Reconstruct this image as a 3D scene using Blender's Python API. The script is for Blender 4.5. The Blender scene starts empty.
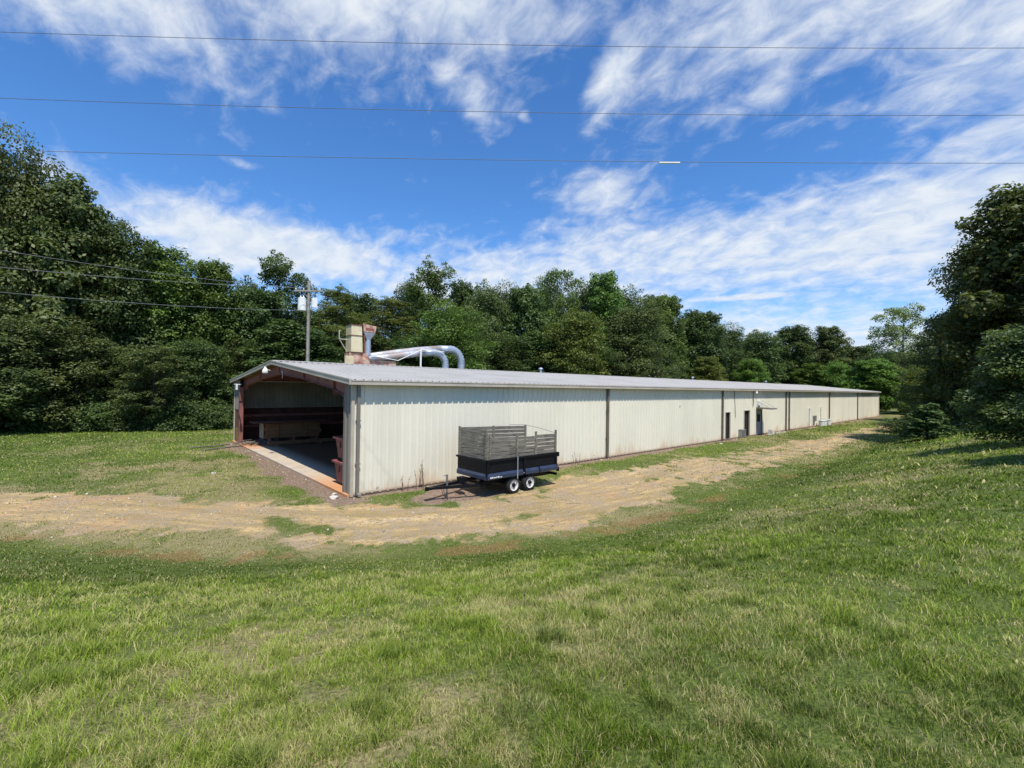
import bpy, bmesh, math, random
import numpy as np
from mathutils import Vector, Matrix, noise as mnoise
C = bpy.context.scene
col = C.collection
R = math.radians

# ------------------------------------------------------------------ camera
cam_d = bpy.data.cameras.new('camera')
cam_d.sensor_width = 36; cam_d.lens = 15.93; cam_d.clip_start = .05; cam_d.clip_end = 4000
cam_o = bpy.data.objects.new('camera', cam_d); col.objects.link(cam_o)
CAM = (-6.325, -15.314, 3.844)
yaw, pit, rol = .8421, .0074, .0151
F_ = Vector((math.cos(yaw)*math.cos(pit), math.sin(yaw)*math.cos(pit), math.sin(pit)))
R_ = Vector((math.sin(yaw), -math.cos(yaw), 0)); U_ = R_.cross(F_)
R2 = R_*math.cos(rol) + U_*math.sin(rol); U2 = -R_*math.sin(rol) + U_*math.cos(rol)
m = Matrix((R2, U2, -F_)).transposed().to_4x4(); m.translation = CAM
cam_o.matrix_world = m
C.camera = cam_o

# ------------------------------------------------------------------ light
SUN = Vector((-.20, -.47, 1.0)).normalized()
sd = bpy.data.lights.new('sun', 'SUN'); sd.energy = 4.9; sd.angle = R(.53); sd.color = (1, .95, .87)
so = bpy.data.objects.new('sun', sd); col.objects.link(so)
so.rotation_euler = SUN.to_track_quat('Z', 'Y').to_euler()
C.view_settings.view_transform = 'Standard'; C.view_settings.look = 'None'
C.view_settings.exposure = 0.3; C.view_settings.gamma = 1; C.view_settings.use_curve_mapping = False

class G:                                   # small node-tree helper
    def __init__(s, nt): s.nt = nt; s.N = nt.nodes; s.L = nt.links
    def put(s, sock, v):
        if v is None: return
        if hasattr(v, 'is_linked') or isinstance(v, bpy.types.NodeSocket): s.L.new(v, sock)
        else:
            if isinstance(v, (tuple, list)) and len(v) == 3 and sock.type == 'RGBA': v = (*v, 1)
            sock.default_value = v
    def m(s, op, a, b=None, c=None, clamp=False):
        n = s.N.new('ShaderNodeMath'); n.operation = op; n.use_clamp = clamp
        s.put(n.inputs[0], a); s.put(n.inputs[1], b); s.put(n.inputs[2], c); return n.outputs[0]
    def vm(s, op, a, b=None):
        n = s.N.new('ShaderNodeVectorMath'); n.operation = op
        s.put(n.inputs[0], a)
        if b is not None: s.put(n.inputs[3] if op == 'SCALE' else n.inputs[1], b)
        return n.outputs[0]
    def noise(s, vec, scale, detail=3, rough=.55, dist=0, color=False):
        n = s.N.new('ShaderNodeTexNoise'); s.put(n.inputs['Vector'], vec)
        n.inputs['Scale'].default_value = scale; n.inputs['Detail'].default_value = detail
        n.inputs['Roughness'].default_value = rough; n.inputs['Distortion'].default_value = dist
        return n.outputs[1 if color else 0]
    def mix(s, f, a, b, mode='MIX'):
        n = s.N.new('ShaderNodeMix'); n.data_type = 'RGBA'; n.blend_type = mode
        s.put(n.inputs[0], f); s.put(n.inputs[6], a); s.put(n.inputs[7], b); return n.outputs[2]
    def step(s, v, lo, hi):
        n = s.N.new('ShaderNodeMapRange'); n.interpolation_type = 'SMOOTHSTEP'
        s.put(n.inputs[0], v); n.inputs[1].default_value = lo; n.inputs[2].default_value = hi
        return n.outputs[0]
    def attr(s, name):
        n = s.N.new('ShaderNodeAttribute'); n.attribute_name = name; return n.outputs
    def pos(s): return s.N.new('ShaderNodeNewGeometry').outputs['Position']
    def scale(s, v, sc):
        n = s.N.new('ShaderNodeMapping'); s.put(n.inputs[0], v); n.inputs['Scale'].default_value = sc
        return n.outputs[0]
    def bump(s, h, strength, dist=.02):
        n = s.N.new('ShaderNodeBump'); s.put(n.inputs['Height'], h)
        n.inputs['Strength'].default_value = strength; n.inputs['Distance'].default_value = dist
        return n.outputs[0]

# ------------------------------------------------------------------ sky
w = bpy.data.worlds.new('World'); C.world = w; w.use_nodes = True
g = G(w.node_tree); g.N.clear()
sky = g.N.new('ShaderNodeTexSky'); sky.sky_type = 'NISHITA'; sky.sun_disc = False
sky.sun_elevation = math.asin(SUN.z); sky.sun_rotation = math.atan2(SUN.x, SUN.y) % (2*math.pi)
sky.air_density = 1.0; sky.dust_density = .35; sky.ozone_density = 2.2; sky.altitude = 300
hs = g.N.new('ShaderNodeHueSaturation'); hs.inputs['Saturation'].default_value = 1.12
hs.inputs['Value'].default_value = 1.12
g.put(hs.inputs['Color'], g.mix(1.0, sky.outputs[0], (.90, 1.09, 1.34), 'MULTIPLY'))
tc = g.N.new('ShaderNodeTexCoord').outputs['Generated']
sx = g.N.new('ShaderNodeSeparateXYZ'); g.put(sx.inputs[0], tc)
X, Y, Z = sx.outputs
az = g.m('ARCTAN2', Y, X); el = g.m('ARCSINE', g.m('MINIMUM', g.m('MAXIMUM', Z, -1), 1))
def blob(a, e, ra, re, rot=0, amp=1.0):                # one cloud bank, placed by azimuth and elevation
    da = g.m('SUBTRACT', az, a); de = g.m('SUBTRACT', el, e)
    c, s_ = math.cos(rot), math.sin(rot)
    u = g.m('DIVIDE', g.m('ADD', g.m('MULTIPLY', da, c), g.m('MULTIPLY', de, s_)), ra)
    v = g.m('DIVIDE', g.m('SUBTRACT', g.m('MULTIPLY', de, c), g.m('MULTIPLY', da, s_)), re)
    q = g.m('ADD', g.m('MULTIPLY', u, u), g.m('MULTIPLY', v, v))
    return g.m('MULTIPLY', g.m('EXPONENT', g.m('MULTIPLY', q, -1.0)), amp)
BLOBS = [(1.66, .58, .34, .10, 0, .85), (1.30, .70, .45, .14, 0, .85), (.98, .72, .34, .12, 0, .85), (.96, .585, .14, .05, .4, .60),
         (.63, .60, .095, .05, -.9, .78), (.20, .64, .42, .16, 0, .72), (-.05, .50, .34, .11, 0, .66), (.32, .53, .16, .05, 0, .5),
         (1.34, .258, .33, .068, 0.06, 1.0), (.85, .21, .50, .11, 0, .80), (.64, .395, .14, .05, 0, .60),
         (.40, .29, .52, .09, 0, .80), (.05, .26, .45, .12, 0, .88), (.02, .37, .26, .045, -.15, .66),
         (.36, .182, .13, .008, 0, .9), (1.39, .395, .045, .010, 0, .40), (.822, .538, .022, .014, .3, .55),
         (1.64, .31, .07, .03, -.6, .55), (.25, .10, .9, .11, 0, .72), (1.2, .1, .7, .11, 0, .6)]
cover = None
for b in BLOBS:
    o = blob(*b); cover = o if cover is None else g.m('MAXIMUM', cover, o)
zz = g.m('ADD', g.m('MAXIMUM', Z, 0), .34)
cx = g.N.new('ShaderNodeCombineXYZ'); g.put(cx.inputs[0], g.m('DIVIDE', X, zz)); g.put(cx.inputs[1], g.m('DIVIDE', Y, zz))
rotm = g.N.new('ShaderNodeMapping'); g.put(rotm.inputs[0], cx.outputs[0]); rotm.inputs['Rotation'].default_value = (0, 0, R(38))
rotm.inputs['Scale'].default_value = (1.0, .72, 1)
P = rotm.outputs[0]
n1 = g.noise(P, 3.3, 8, .58, .25)
n2 = g.noise(P, 16.0, 5, .6, .4)
n3 = g.noise(P, .8, 2, .5, 0)
nn = g.m('ADD', g.m('MULTIPLY', g.m('SUBTRACT', n1, .5), 1.0), g.m('ADD', g.m('MULTIPLY', g.m('SUBTRACT', n2, .5), .95), g.m('MULTIPLY', g.m('SUBTRACT', n3, .5), .3)))
dens = g.step(g.m('ADD', cover, nn), .17, .95)
dens = g.m('MULTIPLY', g.m('POWER', dens, .85), .93)
shade = g.step(n2, .25, .8)
ccol = g.mix(shade, (5.2, 5.9, 6.9), (6.9, 7.2, 7.5))
skyc = g.mix(dens, hs.outputs[0], ccol)
bg = g.N.new('ShaderNodeBackground'); g.put(bg.inputs[0], skyc); bg.inputs[1].default_value = .105
wo = g.N.new('ShaderNodeOutputWorld'); g.L.new(bg.outputs[0], wo.inputs[0])

# ------------------------------------------------------------------ tagging and meshes
def tag(o, label=None, cat=None, group=None, kind=None):
    if label: o['label'] = label
    if cat: o['category'] = cat
    if group: o['group'] = group
    if kind: o['kind'] = kind
    return o
def empty(name, loc, label, cat, group=None, rz=0):
    o = bpy.data.objects.new(name, None); col.objects.link(o); o.location = loc
    o.rotation_euler = (0, 0, rz); o.empty_display_size = .3
    return tag(o, label, cat, group)

class MB:
    def __init__(s): s.v = []; s.f = []
    def add(s, vs, fs):
        n = len(s.v); s.v += [tuple(v) for v in vs]; s.f += [tuple(i+n for i in f) for f in fs]; return s
    def box(s, x0, x1, y0, y1, z0, z1):
        return s.hexa([(x0,y0,z0),(x1,y0,z0),(x1,y1,z0),(x0,y1,z0),(x0,y0,z1),(x1,y0,z1),(x1,y1,z1),(x0,y1,z1)])
    def hexa(s, p):
        return s.add(p, [(0,3,2,1),(4,5,6,7),(0,1,5,4),(1,2,6,5),(2,3,7,6),(3,0,4,7)])
    def bar(s, a, b, wd, th, up=(0,0,1)):
        a = Vector(a); b = Vector(b); d = (b-a).normalized(); u = Vector(up)
        if abs(d.dot(u)) > .98: u = Vector((1,0,0))
        r = d.cross(u).normalized()*wd/2; t = r.cross(d).normalized()*th/2
        return s.hexa([a-r-t, b-r-t, b+r-t, a+r-t, a-r+t, b-r+t, b+r+t, a+r+t])
    def tube(s, pts, rad, n=10, cap=True):
        pts = [Vector(p) for p in pts]
        rad = [rad]*len(pts) if not hasattr(rad, '__len__') else rad
        rings = []; prev = None
        for i, p in enumerate(pts):
            d = (pts[min(i+1, len(pts)-1)]-pts[max(i-1, 0)]).normalized()
            if prev is None:
                u = Vector((0,0,1)) if abs(d.z) < .9 else Vector((1,0,0))
                r = d.cross(u).normalized()
            else:
                r = (prev - d*prev.dot(d)).normalized()
            prev = r; t = d.cross(r)
            rings.append([p+(r*math.cos(2*math.pi*k/n)+t*math.sin(2*math.pi*k/n))*rad[i] for k in range(n)])
        vs = [v for r_ in rings for v in r_]; fs = []
        for i in range(len(rings)-1):
            for k in range(n):
                a = i*n+k; b = i*n+(k+1) % n; fs.append((a, b, b+n, a+n))
        if cap: fs += [tuple(range(n))[::-1], tuple((len(rings)-1)*n+k for k in range(n))]
        return s.add(vs, fs)
    def prism(s, poly, ax, a, b):              # polygon in the two other axes, extruded along ax
        def pt(u, v, w_):
            return (w_, u, v) if ax == 0 else ((u, w_, v) if ax == 1 else (u, v, w_))
        n = len(poly)
        vs = [pt(u, v, a) for u, v in poly]+[pt(u, v, b) for u, v in poly]
        fs = [tuple(range(n))[::-1], tuple(range(n, 2*n))]+[(i, (i+1) % n, n+(i+1) % n, n+i) for i in range(n)]
        return s.add(vs, fs)
    def build(s, name, mat, parent=None, smooth=False, bevel=0):
        me = bpy.data.meshes.new(name); me.from_pydata(s.v, [], s.f); me.update()
        bm = bmesh.new(); bm.from_mesh(me); bmesh.ops.recalc_face_normals(bm, faces=bm.faces); bm.to_mesh(me); bm.free()
        me.materials.append(mat)
        if smooth:
            for p in me.polygons: p.use_smooth = True
        o = bpy.data.objects.new(name, me); col.objects.link(o)
        if parent: o.parent = parent
        if bevel:
            b = o.modifiers.new('bevel', 'BEVEL'); b.width = bevel; b.segments = 2; b.limit_method = 'ANGLE'
        return o

# ------------------------------------------------------------------ terrain functions (metres, world space)
LOW = np.array([(-120,40),(-60,27),(-30,17),(-16,9),(-8.3,2),(-6,-.6),(-3.8,-3.4),(-1.6,-4.9),(1.3,-6.3),(4.3,-7.2),(8,-7.5),(60,-7.3),(300,-7.3)], float)
UPP = np.array([(300,-4.4),(75,-4.2),(36,-3.1),(23,-2.4),(13,-1.9),(7.2,-1.7),(2.4,-2.4),(-.5,-1.1),(-2.8,1.8),(-5.9,5.9),(-8.9,7.6),(-16,13),(-30,21),(-60,31),(-120,44)], float)
def seg_dist(P_, line):
    best = np.full(len(P_), 1e9); sign = np.zeros(len(P_))
    for a, b in zip(line[:-1], line[1:]):
        d = b-a; t = np.clip(((P_-a)@d)/(d@d), 0, 1); q = a+t[:, None]*d
        e = P_-q; dd = np.hypot(e[:, 0], e[:, 1]); cr = d[0]*e[:, 1]-d[1]*e[:, 0]
        k = dd < best-1e-9; best[k] = dd[k]; sign[k] = np.sign(cr[k])
    return best*np.where(sign == 0, 1, sign)
def hash2(i, j, sd_):
    n = (i*374761393+j*668265263+sd_*1442695041) & 0xffffffff
    n = ((n ^ (n >> 13))*1274126177) & 0xffffffff
    return ((n ^ (n >> 16)) & 0xffff)/65535.0
def vnoise(x, y, sc, sd_=0):
    x = np.asarray(x)*sc; y = np.asarray(y)*sc
    xi = np.floor(x).astype(np.int64); yi = np.floor(y).astype(np.int64); fx = x-xi; fy = y-yi
    fx = fx*fx*(3-2*fx); fy = fy*fy*(3-2*fy)
    a = hash2(xi, yi, sd_); b = hash2(xi+1, yi, sd_); c = hash2(xi, yi+1, sd_); d = hash2(xi+1, yi+1, sd_)
    return (a*(1-fx)+b*fx)*(1-fy)+(c*(1-fx)+d*fx)*fy
def fbm(x, y, sc, sd_=0, o=4):
    r = 0; a = .5; t = 0
    for k in range(o): r = r+a*vnoise(x, y, sc*2**k, sd_+k); t += a; a *= .55
    return r/t
def sstep(v, a, b):
    t = np.clip((v-a)/(b-a), 0, 1); return t*t*(3-2*t)
def hill_s(x, y):                              # distance from the drive's near edge up the bank
    return -seg_dist(np.stack([x, y], 1), LOW)
def ground_z(x, y):
    x = np.atleast_1d(np.asarray(x, float)); y = np.atleast_1d(np.asarray(y, float))
    s = hill_s(x, y)
    z = 2.25*sstep(s, -.6, 10.5)+np.clip(s-10.5, 0, 60)*.015
    z = z-.10*np.exp(-((s-.9)/.9)**2)
    out = (x < -.2) | (y < -.3) | (x > 88) | (y > 20)
    z = z-.08*sstep(-y, 1.0, 2.6)*(1-sstep(s, 0, 3))*(x > -3)
    bump = (fbm(x, y, .35, 5)-.5)*.16*sstep(s, 0, 4)+(fbm(x, y, 1.6, 9)-.5)*.05
    z = z+np.where(out, bump*np.where(s > -1, 1, .6), 0)
    z = z-.03*((x > -.3) & (x < 88) & (y > -.3) & (y < 19.8))
    return z
def gz(x, y): return float(ground_z(x, y)[0])
def gravel(x, y):
    P_ = np.stack([x, y], 1)
    a = seg_dist(P_, LOW); b = seg_dist(P_, UPP)      # both positive between the two edges
    w_ = sstep(x, 4, 12); return np.minimum(a-.35-.35*w_, b-.05-.45*w_)
def zones(x, y):
    gr = gravel(x, y)+(fbm(x, y, .5, 21)-.5)*1.9+(fbm(x, y, 2.3, 33)-.5)*1.5
    grav = sstep(gr, -.35, .55)
    # worn grass centre and tufts in the drive
    strip = fbm(x, y, 1.5, 44, 4); grav = grav*(1-.8*sstep(strip, .50, .60)*sstep(fbm(x, y, .35, 47, 2), .40, .60))
    # bare clay by the wall foot, the slab and under the trailer
    dw = np.where((x > -1) & (x < 88), np.abs(y+.15), 9)
    df = np.where((y > -1) & (y < 19.4), np.abs(x+.35), 9)
    dirt = np.maximum(1-sstep(dw+(fbm(x, y, .7, 55)-.5)*1.6, .15, .75), 1-sstep(df+(fbm(x, y, .8, 56)-.5)*1.8, .1, 1.1))
    tr = np.hypot((x-4.3)/3.1, (y+1.7)/1.25)+(fbm(x, y, 1.1, 57)-.5)*.6
    dirt = np.maximum(dirt, 1-sstep(tr, .75, 1.1))
    # dry, yellowed turf
    s = hill_s(x, y)
    dry = sstep(fbm(x, y, .16, 61), .45, .72)*.55+sstep(fbm(x, y, .9, 62), .5, .75)*.5
    yard = np.exp(-(((x+4.2)/3.6)**2+((y-9.5)/7.0)**2))
    ym = sstep(fbm(x, y, .75, 66, 4), .40, .56); dry = dry*np.where(s > 0, 1, .9)+yard*(.15+.9*ym)+.4*ym*np.exp(-((gr+.2)/1.2)**2)*np.where(s > .3, .45, 1)
    edge = np.exp(-((s-.7)/.7)**2)
    dry = dry*(1-.7*np.exp(-((s-2.0)/1.3)**2))
    return grav, np.clip(dirt, 0, 1), np.clip(dry, 0, 1), np.clip(edge*sstep(fbm(x, y, .9, 71), .40, .62), 0, 1)

def set_attr(me, name, arr):
    a = me.attributes.new(name, 'FLOAT', 'POINT'); a.data.foreach_set('value', np.asarray(arr, np.float32))
def grid_mesh(name, xs, ys, zoff, keep=None):
    XX, YY = np.meshgrid(xs, ys); x = XX.ravel(); y = YY.ravel(); z = ground_z(x, y)+zoff
    nx, ny = len(xs), len(ys)
    i = np.arange(nx-1)[None, :]+np.arange(ny-1)[:, None]*nx
    quads = np.stack([i, i+1, i+nx+1, i+nx], -1).reshape(-1, 4)
    if keep is not None:
        k = keep(x, y)[quads].all(1); quads = quads[k]
        used = np.unique(quads); re = -np.ones(len(x), int); re[used] = np.arange(len(used))
        quads = re[quads]; x, y, z = x[used], y[used], z[used]
    me = bpy.data.meshes.new(name)
    me.vertices.add(len(x)); me.vertices.foreach_set('co', np.stack([x, y, z], 1).astype(np.float32).ravel())
    me.loops.add(quads.size); me.loops.foreach_set('vertex_index', quads.astype(np.int32).ravel())
    me.polygons.add(len(quads)); me.polygons.foreach_set('loop_start', (np.arange(len(quads))*4).astype(np.int32))
    me.update(calc_edges=True); me.validate()
    for p in me.polygons: p.use_smooth = True
    for nm, ar in zip(('gravel', 'dirt', 'dry', 'edge'), zones(x, y)): set_attr(me, nm, ar)
    set_attr(me, 'across', seg_dist(np.stack([x, y], 1), LOW))
    return me

# ------------------------------------------------------------------ materials
def newmat(name):
    mt = bpy.data.materials.new(name); mt.use_nodes = True
    g = G(mt.node_tree); b = g.N['Principled BSDF']; return mt, g, b
def simple(name, c, rough=.6, metal=0, var=.25, scale=3.0, c2=None, bump=0, spec=.4):
    mt, g, b = newmat(name); p = g.pos()
    n = g.noise(p, scale, 5, .6)
    c2 = c2 or tuple(v*(1-var) for v in c)
    g.put(b.inputs['Base Color'], g.mix(g.step(n, .35, .7), c, c2))
    b.inputs['Roughness'].default_value = rough; b.inputs['Metallic'].default_value = metal
    b.inputs['Specular IOR Level'].default_value = spec
    if bump: g.put(b.inputs['Normal'], g.bump(g.noise(p, scale*8, 4), bump))
    return mt
def mat_ground():
    mt, g, b = newmat('ground_cover'); p = g.pos()
    gr, di, dr, ed = [g.attr(k)[2] for k in ('gravel', 'dirt', 'dry', 'edge')]
    fine = g.noise(p, 38, 4, .65); mid = g.noise(p, 6, 5, .65); big = g.noise(p, .9, 4, .6)
    grass = g.mix(g.step(fine, .3, .7), (.052, .080, .016), (.125, .155, .036))
    straw = g.mix(g.step(fine, .35, .65), (.19, .155, .075), (.30, .25, .13))
    base = g.mix(g.m('MULTIPLY', g.step(g.m('ADD', dr, g.m('SUBTRACT', mid, .5)), .15, .9), .85), grass, straw)
    base = g.mix(g.m('MULTIPLY', g.step(g.m('ADD', ed, g.m('SUBTRACT', mid, .5)), .35, .8), .55), base, (.22, .115, .05))
    vor = g.N.new('ShaderNodeTexVoronoi'); g.put(vor.inputs['Vector'], p); vor.inputs['Scale'].default_value = 26
    stone = g.mix(vor.outputs['Color'], (.25, .19, .125), (.42, .34, .24))
    acr = g.attr('across')[2]; cxy = g.N.new('ShaderNodeCombineXYZ'); sxy = g.N.new('ShaderNodeSeparateXYZ'); g.put(sxy.inputs[0], p)
    g.put(cxy.inputs[0], g.m('MULTIPLY', sxy.outputs[0], .30)); g.put(cxy.inputs[1], g.m('MULTIPLY', acr, 2.4)); g.put(cxy.inputs[2], g.m('MULTIPLY', sxy.outputs[1], .12))
    streak = g.noise(cxy.outputs[0], 1.0, 5, .6, .3)                    # ruts worn along the drive
    sand = g.mix(g.step(big, .40, .62), (.49, .35, .165), (.36, .25, .115))
    sand = g.mix(g.m('MULTIPLY', g.step(streak, .42, .60), .8), sand, (.25, .19, .085))
    sand = g.mix(g.m('MULTIPLY', g.step(streak, .44, .30), .6), sand, (.60, .46, .28))
    sand = g.mix(g.m('MULTIPLY', g.step(g.noise(p, .35, 3), .5, .7), .55), sand, (.47, .26, .13))
    sand = g.mix(g.step(mid, .42, .72), sand, (.22, .165, .08))
    sand = g.mix(g.m('MULTIPLY', g.step(fine, .55, .7), .5), sand, (.21, .16, .075))
    gv = g.mix(g.m('MULTIPLY', g.step(g.m('ADD', g.m('MULTIPLY', mid, .6), g.m('MULTIPLY', big, .5)), .50, .64), .75), sand, stone)
    gm = g.step(g.m('ADD', gr, g.m('MULTIPLY', g.m('SUBTRACT', mid, .5), 1.1)), .25, .72)
    c = g.mix(gm, base, gv)
    clay = g.mix(g.step(mid, .35, .7), (.185, .125, .09), (.26, .19, .14))
    clay = g.mix(g.step(fine, .62, .75), clay, (.36, .30, .24))
    dm = g.step(g.m('ADD', di, g.m('MULTIPLY', g.m('SUBTRACT', mid, .5), .8)), .3, .65)
    c = g.mix(dm, c, clay)
    g.put(b.inputs['Base Color'], c); b.inputs['Roughness'].default_value = .95
    b.inputs['Specular IOR Level'].default_value = .15
    h = g.m('ADD', g.m('MULTIPLY', fine, .6), g.m('ADD', mid, g.m('MULTIPLY', vor.outputs[0], -.5)))
    g.put(b.inputs['Normal'], g.bump(h, .7, .05))
    return mt
M = {}
M['ground'] = mat_ground()
def mat_leafy(name, dark, light, trans=.35, var='Random'):
    mt, g, b = newmat(name); at = g.attr('leaf')[2]
    oi = g.N.new('ShaderNodeObjectInfo')
    c = g.mix(at, dark, light)
    c = g.mix(1.0, c, oi.outputs['Color'], 'MULTIPLY')
    hsn = g.N.new('ShaderNodeHueSaturation'); g.put(hsn.inputs['Color'], c)
    g.put(hsn.inputs['Hue'], g.m('ADD', .485, g.m('MULTIPLY', oi.outputs['Random'], .03)))
    g.put(hsn.inputs['Value'], g.m('ADD', .85, g.m('MULTIPLY', oi.outputs['Random'], .3)))
    c = hsn.outputs[0]
    g.put(b.inputs['Base Color'], c); b.inputs['Roughness'].default_value = .5
    b.inputs['Specular IOR Level'].default_value = .25
    tr = g.N.new('ShaderNodeBsdfTranslucent'); g.put(tr.inputs[0], g.mix(1.0, c, (1.25, 1.35, .6), 'MULTIPLY'))
    ms = g.N.new('ShaderNodeMixShader'); ms.inputs[0].default_value = trans
    g.L.new(b.outputs[0], ms.inputs[1]); g.L.new(tr.outputs[0], ms.inputs[2])
    g.L.new(ms.outputs[0], g.N['Material Output'].inputs[0])
    return mt
M['leaf'] = mat_leafy('foliage', (.036, .062, .017), (.145, .195, .060), .32)
def mat_grass():
    mt, g, b = newmat('grass_blades'); at = g.attr('tint')[2]; st = g.attr('straw')[2]
    c = g.mix(at, (.080, .132, .014), (.305, .400, .052))
    c = g.mix(st, c, (.60, .52, .25))
    g.put(b.inputs['Base Color'], c); b.inputs['Roughness'].default_value = .6
    b.inputs['Specular IOR Level'].default_value = .12
    tr = g.N.new('ShaderNodeBsdfTranslucent'); g.put(tr.inputs[0], c)
    ms = g.N.new('ShaderNodeMixShader'); ms.inputs[0].default_value = .35
    g.L.new(b.outputs[0], ms.inputs[1]); g.L.new(tr.outputs[0], ms.inputs[2])
    g.L.new(ms.outputs[0], g.N['Material Output'].inputs[0])
    return mt
M['grass'] = mat_grass()
def mat_wall(name, base, splash=True):
    mt, g, b = newmat(name); p = g.pos()
    s = g.N.new('ShaderNodeSeparateXYZ'); g.put(s.inputs[0], p)
    big = g.noise(p, .35, 4, .6); streak = g.noise(g.scale(p, (2.2, 2.2, .16)), 1.6, 5, .65)
    c = g.mix(g.step(big, .35, .7), base, tuple(v*.93 for v in base))
    c = g.mix(g.m('MULTIPLY', g.step(streak, .54, .76), .12), c, (.40, .37, .28))
    # each metal sheet is a slightly different batch
    sh = g.m('FRACT', g.m('MULTIPLY', g.m('SINE', g.m('MULTIPLY', g.m('FLOOR', g.m('DIVIDE', s.outputs[0], .914)), 12.9898)), 43758.5))
    c = g.mix(g.m('MULTIPLY', sh, .16), c, (.46, .43, .34))
    if splash:                                   # clay splashed up by rain
        h = g.m('MULTIPLY', g.step(g.noise(g.scale(p, (1, 1, .25)), .55, 4, .7), .38, .72), .75)
        h2 = g.m('MULTIPLY', g.noise(g.scale(p, (1, 1, .3)), 4.5, 4, .7), .45)
        k = g.m('SUBTRACT', g.m('ADD', h, h2), s.outputs[2])
        c = g.mix(g.m('MULTIPLY', g.step(k, -.05, .6), .5), c, (.52, .34, .18))
        c = g.mix(g.m('MULTIPLY', g.step(g.m('SUBTRACT', .16, s.outputs[2]), 0, .12), .5), c, (.26, .15, .09))
    spot = g.noise(p, 1.7, 2, .5)
    c = g.mix(g.m('MULTIPLY', g.step(spot, .735, .75), .5), c, (.22, .12, .07))
    g.put(b.inputs['Base Color'], c); b.inputs['Roughness'].default_value = .52
    b.inputs['Specular IOR Level'].default_value = .35
    g.put(b.inputs['Normal'], g.bump(g.noise(p, 1.1, 3), .15, .06))
    return mt
M['wall'] = mat_wall('cream_ribbed_metal', (.73, .69, .555))
M['wallgrey'] = mat_wall('grey_ribbed_metal', (.18, .165, .14), False)
M['liner'] = simple('pale_liner', (.30, .29, .25), .6, var=.25, scale=.8)
M['roof'] = simple('galvanised_roof', (.46, .435, .40), .6, .08, .14, .5, bump=.05)
M['trim'] = simple('cream_trim', (.45, .40, .32), .5, 0, .18, 1.2)
M['brown'] = simple('brown_downspout', (.15, .125, .10), .5, 0, .3, 2)
M['red'] = simple('red_oxide_steel', (.27, .105, .085), .65, 0, .35, 1.6, bump=.1)
M['redbin'] = simple('faded_red_paint', (.27, .085, .075), .6, 0, .4, 3, bump=.15)
M['maroon'] = simple('dark_red_boards', (.10, .038, .028), .8, 0, .5, 2)
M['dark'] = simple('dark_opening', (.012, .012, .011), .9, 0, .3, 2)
M['black'] = simple('black_steel', (.007, .008, .011), .5, 0, .35, 6, spec=.18)
M['blue'] = simple('navy_steel', (.032, .045, .085), .38, 0, .35, 4)
M['rubber'] = simple('rubber', (.018, .018, .018), .85, 0, .3, 20, bump=.2)
M['white'] = simple('white_paint', (.75, .75, .72), .45, 0, .12, 5)
M['rimpaint'] = simple('chalky_white', (.62, .61, .58), .6, 0, .3, 14)
M['galv'] = simple('galvanised_duct', (.44, .50, .58), .42, .5, .25, 2.2)
M['galvrust'] = simple('rust_streaked_duct', (.50, .53, .58), .48, .3, 0, .7, (.36, .29, .24))
M['cream'] = simple('cream_enamel', (.62, .55, .36), .55, 0, 0, 1.0, (.50, .40, .24))
M['rust'] = simple('rusty_steel', (.16, .07, .04), .85, 0, .4, 3, bump=.3)
M['creamred'] = simple('rust_blotched_cream', (.52, .38, .28), .7, 0, 0, 1.8, (.26, .07, .04))
M['pole'] = simple('weathered_pole', (.30, .28, .24), .9, 0, .3, 3, bump=.4)
M['wire'] = simple('cable_sheath', (.16, .17, .19), .6, 0, .2, 3)
M['bark'] = simple('bark', (.085, .068, .05), .95, 0, .45, 4, bump=.6)
M['palebark'] = simple('pale_bark', (.22, .19, .15), .95, 0, .4, 4, bump=.6)
M['stone'] = simple('limestone', (.55, .50, .43), .9, 0, .3, 6, bump=.5)
M['weed'] = simple('dry_stalk', (.16, .12, .07), .9, 0, .3, 8)
M['ply'] = simple('weathered_lumber_end', (.36, .29, .19), .9, 0, .4, 4, bump=.3)
def mat_wood(name, a, b_, ax=(0.5, 8, 8)):
    mt, g, b = newmat(name); p = g.pos()
    n = g.noise(g.scale(p, ax), 3.0, 6, .7); n2 = g.noise(p, 1.6, 3)
    c = g.mix(g.step(n, .3, .72), a, b_); c = g.mix(g.m('MULTIPLY', g.step(n2, .5, .7), .45), c, tuple(v*.45 for v in a))
    g.put(b.inputs['Base Color'], c); b.inputs['Roughness'].default_value = .92
    b.inputs['Specular IOR Level'].default_value = .2
    g.put(b.inputs['Normal'], g.bump(n, .6, .01)); return mt
M['greywood'] = mat_wood('silvered_boards', (.10, .088, .07), (.25, .23, .19))
M['greywoody'] = mat_wood('silvered_crossboards', (.09, .08, .062), (.29, .27, .215), (8, .5, 8))
M['tanwood'] = mat_wood('tan_lumber', (.16, .085, .042), (.24, .135, .065))
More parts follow.
